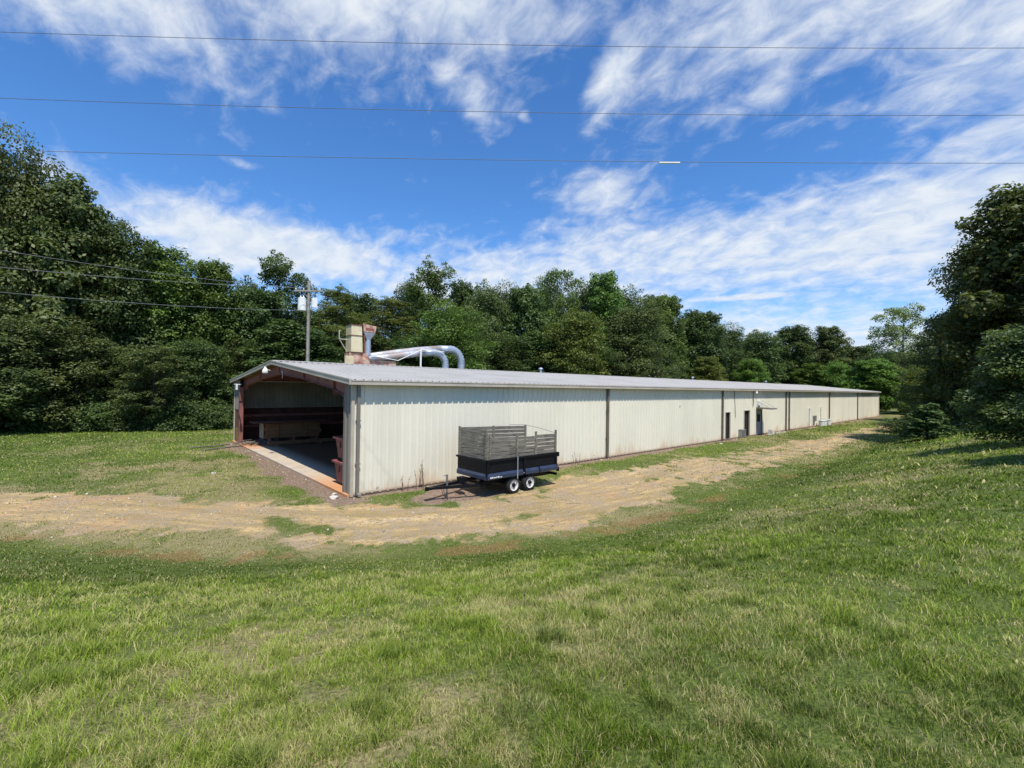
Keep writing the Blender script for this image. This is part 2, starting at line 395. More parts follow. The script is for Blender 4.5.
def mat_slab():
    mt, g, b = newmat('stained_shaded_concrete'); p = g.pos()
    s = g.N.new('ShaderNodeSeparateXYZ'); g.put(s.inputs[0], p)
    n = g.noise(p, 1.2, 5, .65)
    c = g.mix(g.step(n, .35, .7), (.47, .40, .31), (.38, .32, .24))
    # clay-stained ends of the doorway
    yy = s.outputs[1]; k1 = g.step(g.m('ADD', yy, g.m('MULTIPLY', n, 3)), 14.8, 17.8); k2 = g.step(g.m('SUBTRACT', 7.0, g.m('ADD', yy, g.m('MULTIPLY', n, 3))), 0, 4.2)
    k = g.m('MULTIPLY', g.m('MAXIMUM', k1, k2), .85)
    c = g.mix(k, c, (.50, .225, .085))
    bay_shade = g.step(g.m('SUBTRACT', s.outputs[0], g.m('MULTIPLY', n, .5)), .45, 1.6)  # shade of the bay, painted into the floor colour behind the opening
    c = g.mix(bay_shade, c, (.12, .07, .040))
    g.put(b.inputs['Base Color'], c); b.inputs['Roughness'].default_value = .9; b.inputs['Specular IOR Level'].default_value = .1
    g.put(b.inputs['Normal'], g.bump(g.noise(p, 14, 4), .25, .01)); return mt
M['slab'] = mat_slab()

# ------------------------------------------------------------------ ground and drive
def axis(dense0, dense1, st, far0, far1):
    a = list(np.arange(dense0, dense1+1e-6, st)); d = st; v = dense1
    while v < far1: d *= 1.25; v += d; a.append(min(v, far1))
    d = st; v = dense0
    while v > far0: d *= 1.25; v -= d; a.insert(0, max(v, far0))
    return np.array(sorted(set(a)))
gx = axis(-16, 46, .22, -900, 1200); gy = axis(-18, 14, .22, -900, 1200)
me = grid_mesh('ground', gx, gy, 0); me.materials.append(M['ground'])
o = bpy.data.objects.new('ground', me); col.objects.link(o); tag(o, 'rolling grassy ground sloping down to the metal building', kind='structure')
dx = axis(-40, 95, .22, -110, 110); dy = np.arange(-8.3, 48, .22)
me = grid_mesh('gravel_drive', dx, dy, .004, lambda x, y: gravel(x, y) > .15); me.materials.append(M['ground'])
o = bpy.data.objects.new('gravel_drive', me); col.objects.link(o); tag(o, 'worn gravel and clay drive curving round the building', kind='structure')

# ------------------------------------------------------------------ grass
def fast_mesh(name, verts, loops, starts):
    me = bpy.data.meshes.new(name)
    me.vertices.add(len(verts)); me.vertices.foreach_set('co', verts.astype(np.float32).ravel())
    me.loops.add(len(loops)); me.loops.foreach_set('vertex_index', loops.astype(np.int32))
    me.polygons.add(len(starts)); me.polygons.foreach_set('loop_start', starts.astype(np.int32))
    me.update(calc_edges=True); return me
def make_grass(N, seed):
    rng = np.random.default_rng(seed)
    az_ = rng.uniform(yaw-R(62), yaw+R(62), N); r = np.exp(rng.uniform(math.log(1.1), math.log(75), N))
    x = CAM[0]+r*np.cos(az_); y = CAM[1]+r*np.sin(az_)
    grav, dirt, dry, edge = zones(x, y)
    s = hill_s(x, y)
    inside = (x > -.1) & (x < 87.7) & (y > -.06) & (y < 19.5)
    bare = np.clip(np.maximum(grav, np.maximum(dirt*1.0, edge*.35)), 0, 1)
    clump = fbm(x, y, 5, 80, 3)
    keep = (~inside) & (rng.random(N) < (1-bare*.93)*(.22+1.0*sstep(clump, .34, .58)))
    x, y, r, bare, dry, s, clump = [q[keep] for q in (x, y, r, bare, dry, s, clump)]
    n = len(x); z = ground_z(x, y)
    tall = fbm(x, y, .8, 90, 3)
    lush = sstep(s, 1.5, 5)
    cl2 = fbm(x, y, 9, 150, 2); h = (.018+.026*lush*sstep(tall, .25, .8)+.030*lush*sstep(cl2, .45, .75)+.015*sstep(clump, .5, .8))*rng.uniform(.5, 1.3, n)*(1-.6*bare)
    tuft = sstep(fbm(x, y, 3.6, 95, 3), .58, .72)*lush; h *= 1+.7*tuft
    wd = np.maximum(.0030, .00105*r)*rng.uniform(.7, 1.3, n)
    weed = (rng.random(n) < .035*lush); wd = np.where(weed, wd*2.8, wd); h = np.where(weed, h*.7, h)
    h = np.maximum(h, wd*1.6)
    a = rng.uniform(0, 2*math.pi, n); lean = rng.uniform(.1, 1.3, n)*h; la = rng.uniform(0, 2*math.pi, n)
    ux, uy = np.cos(a)*wd/2, np.sin(a)*wd/2; lx, ly = np.cos(la)*lean, np.sin(la)*lean
    z0 = z-.006
    v = np.empty((n, 5, 3))
    v[:, 0] = np.stack([x-ux, y-uy, z0], 1); v[:, 1] = np.stack([x+ux, y+uy, z0], 1)
    v[:, 2] = np.stack([x+ux*.8+lx*.35, y+uy*.8+ly*.35, z+h*.6], 1); v[:, 3] = np.stack([x-ux*.8+lx*.35, y-uy*.8+ly*.35, z+h*.6], 1)
    v[:, 4] = np.stack([x+lx, y+ly, z+h], 1)
    b = (np.arange(n)*5)[:, None]
    loops = (b+np.array([0, 1, 2, 3, 3, 2, 4])).ravel(); st = ((np.arange(n)*7)[:, None]+np.array([0, 4])).ravel()
    me = fast_mesh('grass', v.reshape(-1, 3), loops, st)
    gp = fbm(x, y, .28, 99, 4)
    tint = np.clip(.22+.75*sstep(gp, .3, .7)+rng.normal(0, .28, n)-.35*tuft-.30*sstep(cl2, .5, .3)-.45*np.exp(-((s-2.2)/1.5)**2), 0, 1)  # gaps between tufts tinted darker to deepen the grass self-shadow
    fine = fbm(x, y, 2.6, 120, 3); dry = dry*(1-.35*lush)+.75*sstep(fine, .54, .68)*lush+.45*sstep(fbm(x, y, .55, 130, 3), .5, .62)*lush
    straw = ((rng.random(n) < (.10+.55*dry+.25*bare))*rng.uniform(.4, 1, n))*np.where(tuft > .5, .3, 1)
    set_attr(me, 'tint', np.repeat(tint, 5)); set_attr(me, 'straw', np.repeat(straw, 5))
    me.materials.append(M['grass'])
    o = bpy.data.objects.new('grass', me); col.objects.link(o)
    tag(o, 'uneven mown grass with yellow patches covering the bank and lawn', 'grass', kind='stuff')
make_grass(1300000, 3)

def make_stones(N, seed):
    rng = np.random.default_rng(seed)
    az_ = rng.uniform(yaw-R(60), yaw+R(60), N); r = np.exp(rng.uniform(math.log(8), math.log(60), N))
    x = CAM[0]+r*np.cos(az_); y = CAM[1]+r*np.sin(az_)
    grav, dirt, dry, edge = zones(x, y); inside = (x > -.2) & (x < 87.7) & (y > -.06) & (y < 19.5)
    k = (~inside) & (rng.random(N) < np.maximum(grav*sstep(fbm(x, y, .8, 140, 3), .35, .6), dirt*.5)); x, y, r = x[k], y[k], r[k]; n = len(x)
    z = ground_z(x, y); sc = rng.lognormal(math.log(.016), .45, n)*np.clip(r/16, .8, 2.2)
    o6 = np.array([(1,0,0),(0,1,0),(-1,0,0),(0,-1,0),(0,0,.75),(0,0,-.5)]); a = rng.uniform(0, 6.28, n)
    j = o6[None]*rng.uniform(.6, 1.3, (n, 6, 1)); ca, sa = np.cos(a)[:, None], np.sin(a)[:, None]
    v = np.stack([j[:, :, 0]*ca-j[:, :, 1]*sa, j[:, :, 0]*sa+j[:, :, 1]*ca, j[:, :, 2]], -1)*sc[:, None, None]+np.stack([x, y, z+.006], 1)[:, None]
    F8 = np.array([(0,1,4),(1,2,4),(2,3,4),(3,0,4),(1,0,5),(2,1,5),(3,2,5),(0,3,5)])
    me = fast_mesh('gravel_stones', v.reshape(-1, 3), ((np.arange(n)*6)[:, None]+F8.ravel()).ravel(), np.arange(n*8)*3)
    set_attr(me, 'tone', np.repeat(rng.random(n), 6)); mt, g, b = newmat('stones')
    g.put(b.inputs['Base Color'], g.mix(g.attr('tone')[2], (.20, .15, .10), (.56, .47, .35))); b.inputs['Roughness'].default_value = .95; me.materials.append(mt)
    o = bpy.data.objects.new('gravel_stones', me); col.objects.link(o); tag(o, 'loose pale stones scattered over the drive', 'gravel', kind='stuff')
make_stones(60000, 17)

# ------------------------------------------------------------------ warehouse
Wd, Ln, H, RISE = 19.34, 87.5, 4.0, .94
SL = RISE/(Wd/2)
def roof_z(y): return H+RISE-abs(y-Wd/2)*SL
bld = empty('metal_warehouse', (0, 0, 0), 'very long low cream metal warehouse with an open red framed bay at its near end', 'warehouse')
def ribs(L, pitch=.305, h=.042):
    """profile (u, offset) of ribbed sheet"""
    out = [(0, 0)]; u = .10
    while u+.09 < L:
        out += [(u, 0), (u+.022, h), (u+.058, h), (u+.08, 0)]
        m_ = u+.08+ (pitch-.08)/2
        if m_+.02 < L: out += [(m_-.02, 0), (m_-.008, .006), (m_+.008, .006), (m_+.02, 0)]
        u += pitch
    out.append((L, 0)); return out
def ribbed(mb, p0, du, dv, nrm, L, top=None, bot=None):
    """sheet starting at p0 running along du for L; top/bot give extent along dv at u"""
    p0, du, dv, nrm = map(Vector, (p0, du, dv, nrm)); pr = ribs(L); vs = []; fs = []
    for i, (u, o_) in enumerate(pr):
        vs += [p0+du*u+dv*bot(u)+nrm*o_, p0+du*u+dv*top(u)+nrm*o_]
        if i: fs.append((2*i-2, 2*i, 2*i+1, 2*i-1))
    mb.add(vs, fs)
# openings in the long wall: (x0, x1, head height)
DOORS = [(29.75, 30.55, 2.12), (33.35, 34.45, 2.18), (36.0, 37.15, 2.15)]
mb = MB(); cur = 0
for (a, b_, hh) in DOORS+[(Ln, Ln, 0)]:
    ribbed(mb, (cur, 0, 0), (1,0,0), (0,0,1), (0,-1,0), a-cur, lambda u: H-.02, lambda u: .02)
    if b_ > a: ribbed(mb, (a, 0, 0), (1,0,0), (0,0,1), (0,-1,0), b_-a, lambda u: H-.02, lambda u, hh=hh: hh)
    cur = b_
wo_ = mb.build('long_wall', M['wall'], bld)
mb = MB(); ribbed(mb, (0, Wd, 0), (1,0,0), (0,0,1), (0,1,0), Ln, lambda u: H-.02, lambda u: .02); mb.build('rear_wall', M['wall'], bld)
mb = MB(); ribbed(mb, (Ln, 0, 0), (0,1,0), (0,0,1), (1,0,0), Wd, lambda u: roof_z(u)-.02, lambda u: .02); mb.build('end_wall', M['wall'], bld)
# roof slopes
for side in (0, 1):
    mb = MB(); ov = .26; length = math.hypot(Wd/2+ov, (Wd/2+ov)*SL)
    pr = ribs(Ln+.36); vs = []; fs = []
    ye = -ov if side == 0 else Wd+ov
    for i, (u, o_) in enumerate(pr):
        vs += [(u-.18, ye, roof_z(ye)+.03+o_), (u-.18, Wd/2, H+RISE+.03+o_)]
        if i: fs.append((2*i-2, 2*i, 2*i+1, 2*i-1))
    mb.add(vs, fs)
    mb.build('roof_slope', M['roof'], bld)
mb = MB(); mb.prism([(Wd/2-.22, H+RISE+.052), (Wd/2, H+RISE+.085), (Wd/2+.22, H+RISE+.052), (Wd/2+.22, H+RISE+.062), (Wd/2, H+RISE+.097), (Wd/2-.22, H+RISE+.062)], 0, -.19, Ln+.19)
mb.build('ridge_cap', M['roof'], bld)
# soffit, gutter, rake trim
for y0, y1 in ((-.33, -.265), (Wd+.265, Wd+.33)):
    mb = MB(); zt = roof_z(-.26)+.035
    mb.box(-.2, Ln+.2, y0, y1, zt-.155, zt); mb.box(-.2, Ln+.2, y0+(-.015 if y0 < 0 else .05), y1+(-.05 if y0 < 0 else .015), zt-.03, zt+.008)
    mb.build('gutter', M['trim'], bld)
    mb = MB(); a, b_ = (-.262, -.005) if y0 < 0 else (Wd+.005, Wd+.262)
    mb.box(-.16, Ln+.16, a, b_, zt-.16, zt-.145); mb.build('soffit', M['brown'], bld)
for x0, x1 in ((-.26, -.185), (Ln+.185, Ln+.26)):
    for (ya, yb) in ((-.31, Wd/2), (Wd/2, Wd+.31)):
        mb = MB(); za, zb = roof_z(ya)+.075, roof_z(yb)+.075
        mb.hexa([(x0,ya,za-.19),(x1,ya,za-.19),(x1,yb,zb-.19),(x0,yb,zb-.19),(x0,ya,za),(x1,ya,za),(x1,yb,zb),(x0,yb,zb)])
        xo = x0-.016 if x0 < 1 else x1; mb.hexa([(xo,ya,za-.035),(xo+.016,ya,za-.035),(xo+.016,yb,zb-.035),(xo,yb,zb-.035),(xo,ya,za+.012),(xo+.016,ya,za+.012),(xo+.016,yb,zb+.012),(xo,yb,zb+.012)])
        mb.build('rake_trim', M['trim'], bld)
# floor slab and foundation
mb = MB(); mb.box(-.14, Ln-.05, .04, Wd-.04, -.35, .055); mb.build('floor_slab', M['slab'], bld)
mb = MB(); mb.box(.05, Ln, -.012, .03, -.3, .05); mb.build('foundation_edge', simple('dark_concrete', (.13, .10, .08), .9, 0, .4, 2), bld)  # darker concrete strip along the wall foot
# red rigid frames
def frame(x0, name='rigid_frame'):
    mb = MB(); x1 = x0+.20
    bot = [(.25, 3.25), (2.2, 3.69), (5.8, 4.09), (8.8, 4.30), (Wd/2, 4.36)]
    bot = bot+[(Wd-a, b) for a, b in bot[::-1][1:]]
    for (a, za), (b_, zb) in zip(bot[:-1], bot[1:]):
        ta, tb = roof_z(a)-.09, roof_z(b_)-.09
        xm = (x0+x1)/2
        mb.hexa([(xm-.01,a,za),(xm+.01,a,za),(xm+.01,b_,zb),(xm-.01,b_,zb),(xm-.01,a,ta),(xm+.01,a,ta),(xm+.01,b_,tb),(xm-.01,b_,tb)])
        mb.hexa([(x0,a,za-.02),(x1,a,za-.02),(x1,b_,zb-.02),(x0,b_,zb-.02),(x0,a,za),(x1,a,za),(x1,b_,zb),(x0,b_,zb)])
        mb.hexa([(x0,a,ta),(x1,a,ta),(x1,b_,tb),(x0,b_,tb),(x0,a,ta+.02),(x1,a,ta+.02),(x1,b_,tb+.02),(x0,b_,tb+.02)])
    for q in (2.2, 5.8, Wd/2, Wd-5.8, Wd-2.2):     # stiffeners at the splices
        mb.box(x0+.004, x1-.004, q-.012, q+.012, roof_z(q)-.75 if q in (2.2, Wd-2.2) else roof_z(q)-.5, roof_z(q)-.1)
    mb.build('rafter', M['red'], bld)
    for s in (0, 1):
        f = (lambda y: y) if s == 0 else (lambda y: Wd-y)
        mb = MB(); xm = (x0+x1)/2
        for (xa, xb, yb0, yb1, yt0, yt1) in ((xm-.01, xm+.01, .2, .45, .2, .95), (x0, x1, .45, .47, .95, .97), (x0, x1, .18, .2, .18, .2)):
            mb.hexa([(xa,f(yb0),.06),(xb,f(yb0),.06),(xb,f(yb1),.06),(xa,f(yb1),.06),(xa,f(yt0),3.42),(xb,f(yt0),3.42),(xb,f(yt1),3.42),(xa,f(yt1),3.42)])
        mb.build('column', M['red'], bld)
for k in range(0, 3): frame(.12+7.29*k)
# purlins under the roof and girts on the back wall of the open bay
mb = MB()
for k in range(1, 12):
    for sg in (0, 1):
        y = k*.84 if sg == 0 else Wd-k*.84
        if abs(y-Wd/2) > .1: mb.box(.36, 14.7, y-.03, y+.03, roof_z(y)-.085, roof_z(y)+.015)
mb.build('purlins', M['red'], bld)
mb = MB(); mb.box(.05, 14.6, Wd-.06, Wd-.03, .06, 2.18); mb.build('lower_liner', M['maroon'], bld)
for z in (.9, 1.6):
    mb = MB(); mb.box(.35, 14.6, Wd-.16, Wd-.07, z, z+.16); mb.build('girt', M['red'], bld)
mb = MB(); ribbed(mb, (.05, Wd-.09, 0), (1,0,0), (0,0,1), (0,-1,0), 14.5, lambda u: 3.95, lambda u: 2.2); mb.build('upper_liner', M['liner'], bld)
mb = MB(); mb.prism([(.1, .06), (Wd-.1, .06), (Wd-.1, 3.88), (Wd/2, 4.8), (.1, 3.88)], 0, 14.75, 14.85); mb.build('added_partition', M['maroon'], bld)  # dark wall added so the open bay ends in darkness
mb = MB(); mb.box(.05, 14.7, .05, .07, .06, 3.9); mb.build('inner_lining', M['liner'], bld)
# end infill panels beside the opening
mb = MB(); ribbed(mb, (-.02, .06, 0), (0,1,0), (0,0,1), (-1,0,0), .52, lambda u: roof_z(.06+u)-.1, lambda u: -.02)
mb.build('infill_panel', M['wallgrey'], bld)
mb = MB(); mb.box(-.07, -.045, -.045, .03, .0, H-.02); mb.box(-.07, .04, -.07, -.045, .0, H-.02); mb.build('corner_trim', M['trim'], bld)
mb = MB(); mb.box(-.06, .08, .58, .66, -.02, 3.5); mb.build('jamb', M['wallgrey'], bld)
mb = MB(); ribbed(mb, (-.02, 17.72, 0), (0,1,0), (0,0,1), (-1,0,0), Wd-17.72, lambda u: roof_z(17.72+u)-.1, lambda u: 2.15)
mb.build('infill_panel', M['wallgrey'], bld)
mb = MB(); mb.box(.0, .1, 17.75, Wd-.05, .0, 2.14); mb.build('infill_boards', M['rust'], bld)
mb = MB(); mb.box(-.03, -.004, 17.95, 18.75, .08, .95); mb.build('yellow_board', simple('mustard_paint', (.30, .20, .05), .8, 0, .5, 4), bld)
mb = MB(); mb.box(-.10, .12, 17.42, 17.64, .0, 3.6); mb.build('column', M['red'], bld)
mb = MB(); mb.box(-.06, .04, Wd-.10, Wd+.03, .0, H); mb.build('corner_trim', M['trim'], bld)
# downspouts, with elbow and strap
def spout(x, mat, w_=.11, yoff=0, out=True):
    mb = MB(); y = -.035-yoff
    mb.box(x-w_/2, x+w_/2, y-.09, y, .10, H-.22)
    mb.hexa([(x-w_/2,y-.09,H-.22),(x+w_/2,y-.09,H-.22),(x+w_/2,y,H-.22),(x-w_/2,y,H-.22),
             (x-w_/2,-.30,H-.09),(x+w_/2,-.30,H-.09),(x+w_/2,-.21,H-.09),(x-w_/2,-.21,H-.09)])
    if out: mb.hexa([(x-w_/2,y-.30,.02),(x+w_/2,y-.30,.02),(x+w_/2,y,.03),(x-w_/2,y,.03),(x-w_/2,y-.28,.09),(x+w_/2,y-.28,.09),(x+w_/2,y,.13),(x-w_/2,y,.13)])
    for z in (1.1, 2.6): mb.box(x-w_/2-.03, x+w_/2+.03, y-.094, y+.004, z, z+.03)
    return mb.build('downspout', mat, bld)
spout(.17, M['wallgrey'], .11)
for k, x in enumerate((14.45, 29.1, 43.4, 44.3, 58.6, 72.9)): spout(x, M['brown'], .16)
spout(Ln-.12, M['trim'], .12)
# door recesses and the covered door
for i, (a, b_, hh) in enumerate(DOORS):
    mb = MB(); mb.box(a-.05, a, -.05, .04, .03, hh+.05); mb.box(b_, b_+.05, -.05, .04, .03, hh+.05); mb.box(a, b_, -.05, .04, hh, hh+.05)
    fr = mb.build('door_frame', M['trim'] if i < 2 else M['brown'], bld)
    if i == 2:
        mb = MB(); mb.box(a+.01, b_-.01, .015, .05, .06, hh-.01); d = mb.build('door', simple('grey_door', (.33, .34, .37), .5, 0, .2, 3), bld)
        mb = MB(); mb.box(a+.25, b_-.25, .006, .0149, 1.15, 1.8); mb.build('door_glass', M['dark'], d)
        mb = MB(); mb.tube([(a+.12, .012, 1.0), (a+.12, -.05, 1.0), (a+.22, -.05, 1.0)], .013, 8); mb.build('handle', M['galv'], d)
    else:
        mb = MB(); mb.box(a+.01, b_-.01, .10, .14, .06, hh-.01); mb.build('door', M['dark'], bld)  # near-black panel stands in for the unlit inside of an open doorway
mb = MB(); mb.hexa([(35.85,-1.25,2.28),(37.3,-1.25,2.28),(37.3,-.04,2.34),(35.85,-.04,2.34),(35.85,-1.25,2.36),(37.3,-1.25,2.36),(37.3,-.04,2.42),(35.85,-.04,2.42)])
aw = mb.build('awning', M['brown'], bld)
mb = MB()
for x in (35.95, 37.2): mb = MB(); mb.bar((x, -1.15, 2.36), (x, -.04, 3.0), .025, .025); mb.build('awning_rod', M['galv'], aw)
mb = MB(); mb.box(36.1, 36.7, -.18, -.036, 2.60, 2.95); mb.build('junction_box', M['white'], bld)
# conduits and lamps under the eave
for (x, za, zb, xb) in ((31.2, H-.1, 1.7, 31.5), (35.15, H-.1, 2.55, 35.15)):
    mb = MB(); mb.tube([(x, -.07, za), (xb, -.07, zb)], .022, 8); mb.build('conduit', M['brown'], bld)
def lamp(loc, s=1.0, out=(0, -1, 0)):
    o = Vector(loc); d = Vector(out); mb = MB()
    mb.tube([o-d*.38*s, o-d*.05*s+Vector((0,0,.12*s)), o+Vector((0,0,.10*s))], .025*s, 8)
    br = mb.build('lamp_arm', M['white'], bld)
    mb = MB(); mb.tube([o+Vector((0,0,.28*s)), o+Vector((0,0,.16*s)), o+Vector((0,0,.10*s)), o+Vector((0,0,-.02*s)), o+Vector((0,0,-.14*s)), o+Vector((0,0,-.20*s))], [.06*s,.09*s,.15*s,.19*s,.19*s,.13*s], 16)
    mb.build('lamp_head', M['white'], bld, smooth=False)
lamp((-.42, 9.95, 4.50), .72, (-1, 0, 0)); lamp((35.2, -.3, 3.72), .55)
mb = MB(); mb.bar((-.12, 16.9, 3.77), (-.5, 16.9, 3.77), .05, .05); mb.bar((-.5, 16.92, 3.78), (-.5, 16.2, 3.78), .05, .06); mb.bar((-.5, 16.2, 3.8), (-.5, 16.2, 3.45), .10, .10)
mb.build('door_rail_bracket', M['white'], bld)
mb = MB(); mb.tube([(-.19, 8.6, 4.72), (-.22, 8.0, 4.62), (-.21, 7.7, 4.35), (-.2, 7.75, 4.1)], .018, 6); mb.build('loose_cable', M['wire'], bld)
# roof vents
for (x, y, s) in ((18.9, 9.6, 1), (43.6, 9.6, .9), (12.2, 12.2, .8), (66, 9.6, .9)):
    z = roof_z(y); mb = MB(); mb.tube([(x, y, z), (x, y, z+.33*s)], .09*s, 12); mb.tube([(x, y, z+.36*s), (x, y, z+.44*s), (x, y, z+.5*s)], [.19*s, .16*s, .04*s], 14)
    mb.tube([(x+.08*s, y, z+.3*s), (x+.08*s, y, z+.38*s)], .012, 5); mb.tube([(x-.08*s, y, z+.3*s), (x-.08*s, y, z+.38*s)], .012, 5)
    mb.build('roof_vent', M['galv'], bld)
# white service pipes on the far part of the wall
mb = MB(); mb.tube([(50.9, -.09, .1), (50.9, -.09, 1.95)], .07, 10); mb.tube([(50.9, -.09, 1.95), (50.9, -.09, 2.1)], .11, 10); mb.build('service_pipe', M['white'], bld)
mb = MB(); mb.tube([(55.2, -.09, .1), (55.2, -.09, 2.1)], .07, 10); mb.build('service_pipe', M['white'], bld)
mb = MB(); mb.box(52.2, 52.8, -.25, -.036, .6, 1.2); mb.build('meter_box', simple('grey_box', (.2, .2, .19), .6), bld)

# ------------------------------------------------------------------ things in and round the open bay
L1 = empty('lumber_stack', (.95, 15.9, .06), 'tan timber bundle strapped with a flat board top inside the open bay', 'lumber')
mb = MB(); random.seed(4)
for r_ in range(4):
    for q in range(3):
        z0 = .36+r_*.232; y0 = q*.335
        mb.box(random.uniform(0, .08), 3.45+random.uniform(-.1, .1), y0, y0+.325, z0, z0+.222)
mb.build('planks', M['tanwood'], L1)
mb = MB(); mb.box(-.02, -.001, 0, 1.0, .37, 1.28); mb.build('end_board', M['ply'], L1)
mb = MB()
for x in (.3, 1.7, 3.1): mb = MB(); mb.box(x, x+.12, -.05, 1.05, 0, .35); mb.build('bearer', M['red'], L1)
mb = MB(); mb.box(-.55, 4.1, -.25, 1.2, 1.33, 1.37); mb.build('top_board', M['rust'], L1)
mb = MB()
for x in (.9, 2.6): mb = MB(); mb.box(x, x+.03, -.012, -.002, .35, 1.3); mb.build('strap', M['dark'], L1)
t = empty('timber_beam', (1.0, 14.9, .06), 'long low dark timber beam lying on the slab before the timber bundle', 'beam')
mb = MB(); mb.box(0, 6.2, 0, .22, .06, .26); mb.build('beam', M['tanwood'], t)
mb = MB()
for x in (.4, 3, 5.6): mb = MB(); mb.box(x, x+.12, -.08, .3, 0, .06); mb.build('block', M['greywoody'], t)
def hopper(z, label, dz=0):
    e = empty('steel_bin', (.22+dz, .75, z), label, 'bin', 'red tapered steel bins stacked at the opening')
    h = .9; mb = MB()
    b0 = (.08, .97, .10, 1.34); b1 = (0, 1.05, 0, 1.46)
    p = [(b0[0],b0[2],.10),(b0[1],b0[2],.10),(b0[1],b0[3],.10),(b0[0],b0[3],.10)]; q = [(b1[0],b1[2],h),(b1[1],b1[2],h),(b1[1],b1[3],h),(b1[0],b1[3],h)]
    t_ = .03; qi = [(b1[0]+t_,b1[2]+t_,h),(b1[1]-t_,b1[2]+t_,h),(b1[1]-t_,b1[3]-t_,h),(b1[0]+t_,b1[3]-t_,h)]
    pi_ = [(b0[0]+t_,b0[2]+t_,.13),(b0[1]-t_,b0[2]+t_,.13),(b0[1]-t_,b0[3]-t_,.13),(b0[0]+t_,b0[3]-t_,.13)]
    vs = p+q+qi+pi_; fs = [(0,3,2,1)]+[(i,(i+1)%4,4+(i+1)%4,4+i) for i in range(4)]+[(4+i,4+(i+1)%4,8+(i+1)%4,8+i) for i in range(4)]+[(8+i,8+(i+1)%4,12+(i+1)%4,12+i) for i in range(4)]+[(12,13,14,15)]
    mb.add(vs, fs); mb.build('body', M['redbin'], e)
    mb = MB(); r = .045
    for a, c in (((-r,-r),(1.05+r,-r)), ((1.05+r,-r),(1.05+r,1.46+r)), ((1.05+r,1.46+r),(-r,1.46+r)), ((-r,1.46+r),(-r,-r))):
        mb.bar((a[0],a[1],h-.03), (c[0],c[1],h-.03), .07, .07)
    mb.build('rim', M['redbin'], e)
    mb = MB()
    for y in (.2, 1.0): mb = MB(); mb.box(.1, .95, y, y+.12, 0, .10); mb.build('skid', M['rust'], e)
    for y in (.35, 1.0): mb = MB(); mb.bar((.02, y, .5), (.02, y, .74), .05, .04); mb.build('lifting_lug', M['rust'], e)
hopper(.056, 'lower red steel bin standing on the slab behind the corner post')
hopper(.96, 'upper red steel bin stacked on another behind the corner post', .03)
# scrap and boards at the far post
random.seed(8)
for i, (x, y, a, l, lab) in enumerate((
        (-1.7, 17.1, .2, 2.2, 'loose grey board lying on the grass outermost from the slab corner'),
        (-1.1, 15.9, .42, 2.5, 'weathered board on the grass beside the orange slab edge'),
        (.5, 17.3, -.5, 1.8, 'short pale board on top of the scrap at the far post'),
        (.35, 17.0, .35, 1.9, 'board crossing under others in the scrap at the far post'))):
    z = gz(x, y)+.03 if x < 0 else .075+.04*(i-2)
    e = empty('loose_board', (x, y, z), lab, 'board', 'loose boards by the far post', a)
    mb = MB(); mb.hexa([(-l/2,-.09,0),(l/2,-.1,.01),(l/2,.08,.01),(-l/2,.09,0),(-l/2,-.09,.04),(l/2,-.1,.05),(l/2,.08,.05),(-l/2,.09,.04)])
    mb.build('board', M['greywood'], e)
e = empty('scrap_heap', (.75, 16.2, .06), 'low tangle of broken laths and bent strips at the far post', 'scrap')
mb = MB()
for k in range(34):
    a = random.uniform(0, 6.28); l = random.uniform(.25, .8); x, y, z = random.gauss(0, .35), random.gauss(0, .55), random.uniform(.02, .22)
    dz = random.uniform(-.08, .14)
    mb.bar((x-l*math.cos(a), y-l*math.sin(a), max(.02, z-dz)), (x+l*math.cos(a), y+l*math.sin(a), max(.02, z+dz)), random.uniform(.03, .10), .02)
mb.build('laths', M['greywood'], e)
e = empty('vent_cage', (32.2, -.24, gz(32, -.5)), 'small grey slatted metal cage between the two dark doorways', 'cage')
mb = MB(); mb.box(0, .85, 0, .15, .04, .62); mb.build('core', M['dark'], e)
mb = MB()
for k in range(7): mb.box(-.02, .87, -.03, -.003, .06+k*.085, .10+k*.085)
for x in (-.03, .83): mb.box(x, x+.05, -.035, .17, 0, .68)
mb.box(-.03, .88, -.04, .18, .63, .68); mb.build('frame', simple('grey_grille', (.3, .3, .28), .6, .2), e)
for i, (x, lab) in enumerate(((53.6, 'white bucket nearest the meter box along the far wall'), (54.6, 'white bucket between two others along the far wall'), (56.4, 'white bucket farthest along the far wall beside the pipe'))):
    z = gz(x, -.5); e = empty('bucket', (x, -.5, z), lab, 'bucket', 'white buckets by the far wall')
    mb = MB(); n = 16
    mb.tube([(0,0,0), (0,0,.62)], [.24, .3], n); mb.tube([(0,0,.60), (0,0,.66)], .33, n); mb.build('pail', M['white'], e)
    mb = MB(); mb.tube([(.31*math.cos(t_), 0, .6+.28*math.sin(t_)) for t_ in [k*math.pi/8 for k in range(9)]], .02, 6); mb.build('handle', M['galv'], e)
e = empty('rubble', (38.6, -.55, gz(38.6, -.5)), 'pale rubble and a bleached block on bare clay below the awning', 'rubble')
mb = MB()
for k in range(16):
    x = random.uniform(-1.9, 2.2); y = random.uniform(-.3, .25); s = random.uniform(.06, .2)
    mb.hexa([(x+random.uniform(-1,1)*s*.2+a*s, y+b_*s*.7, c_*s*random.uniform(.5, .9)) for (a, b_, c_) in ((-1,-1,0),(1,-1,0),(1,1,0),(-1,1,0),(-.8,-.8,1),(.7,-.8,1),(.8,.7,1),(-.7,.8,1))])
mb.hexa([(-.9,-.2,0),(-.4,-.2,0),(-.35,.2,0),(-.9,.2,0),(-.85,-.15,.42),(-.5,-.15,.35),(-.5,.15,.36),(-.85,.15,.42)])
mb.build('lumps', M['stone'], e)
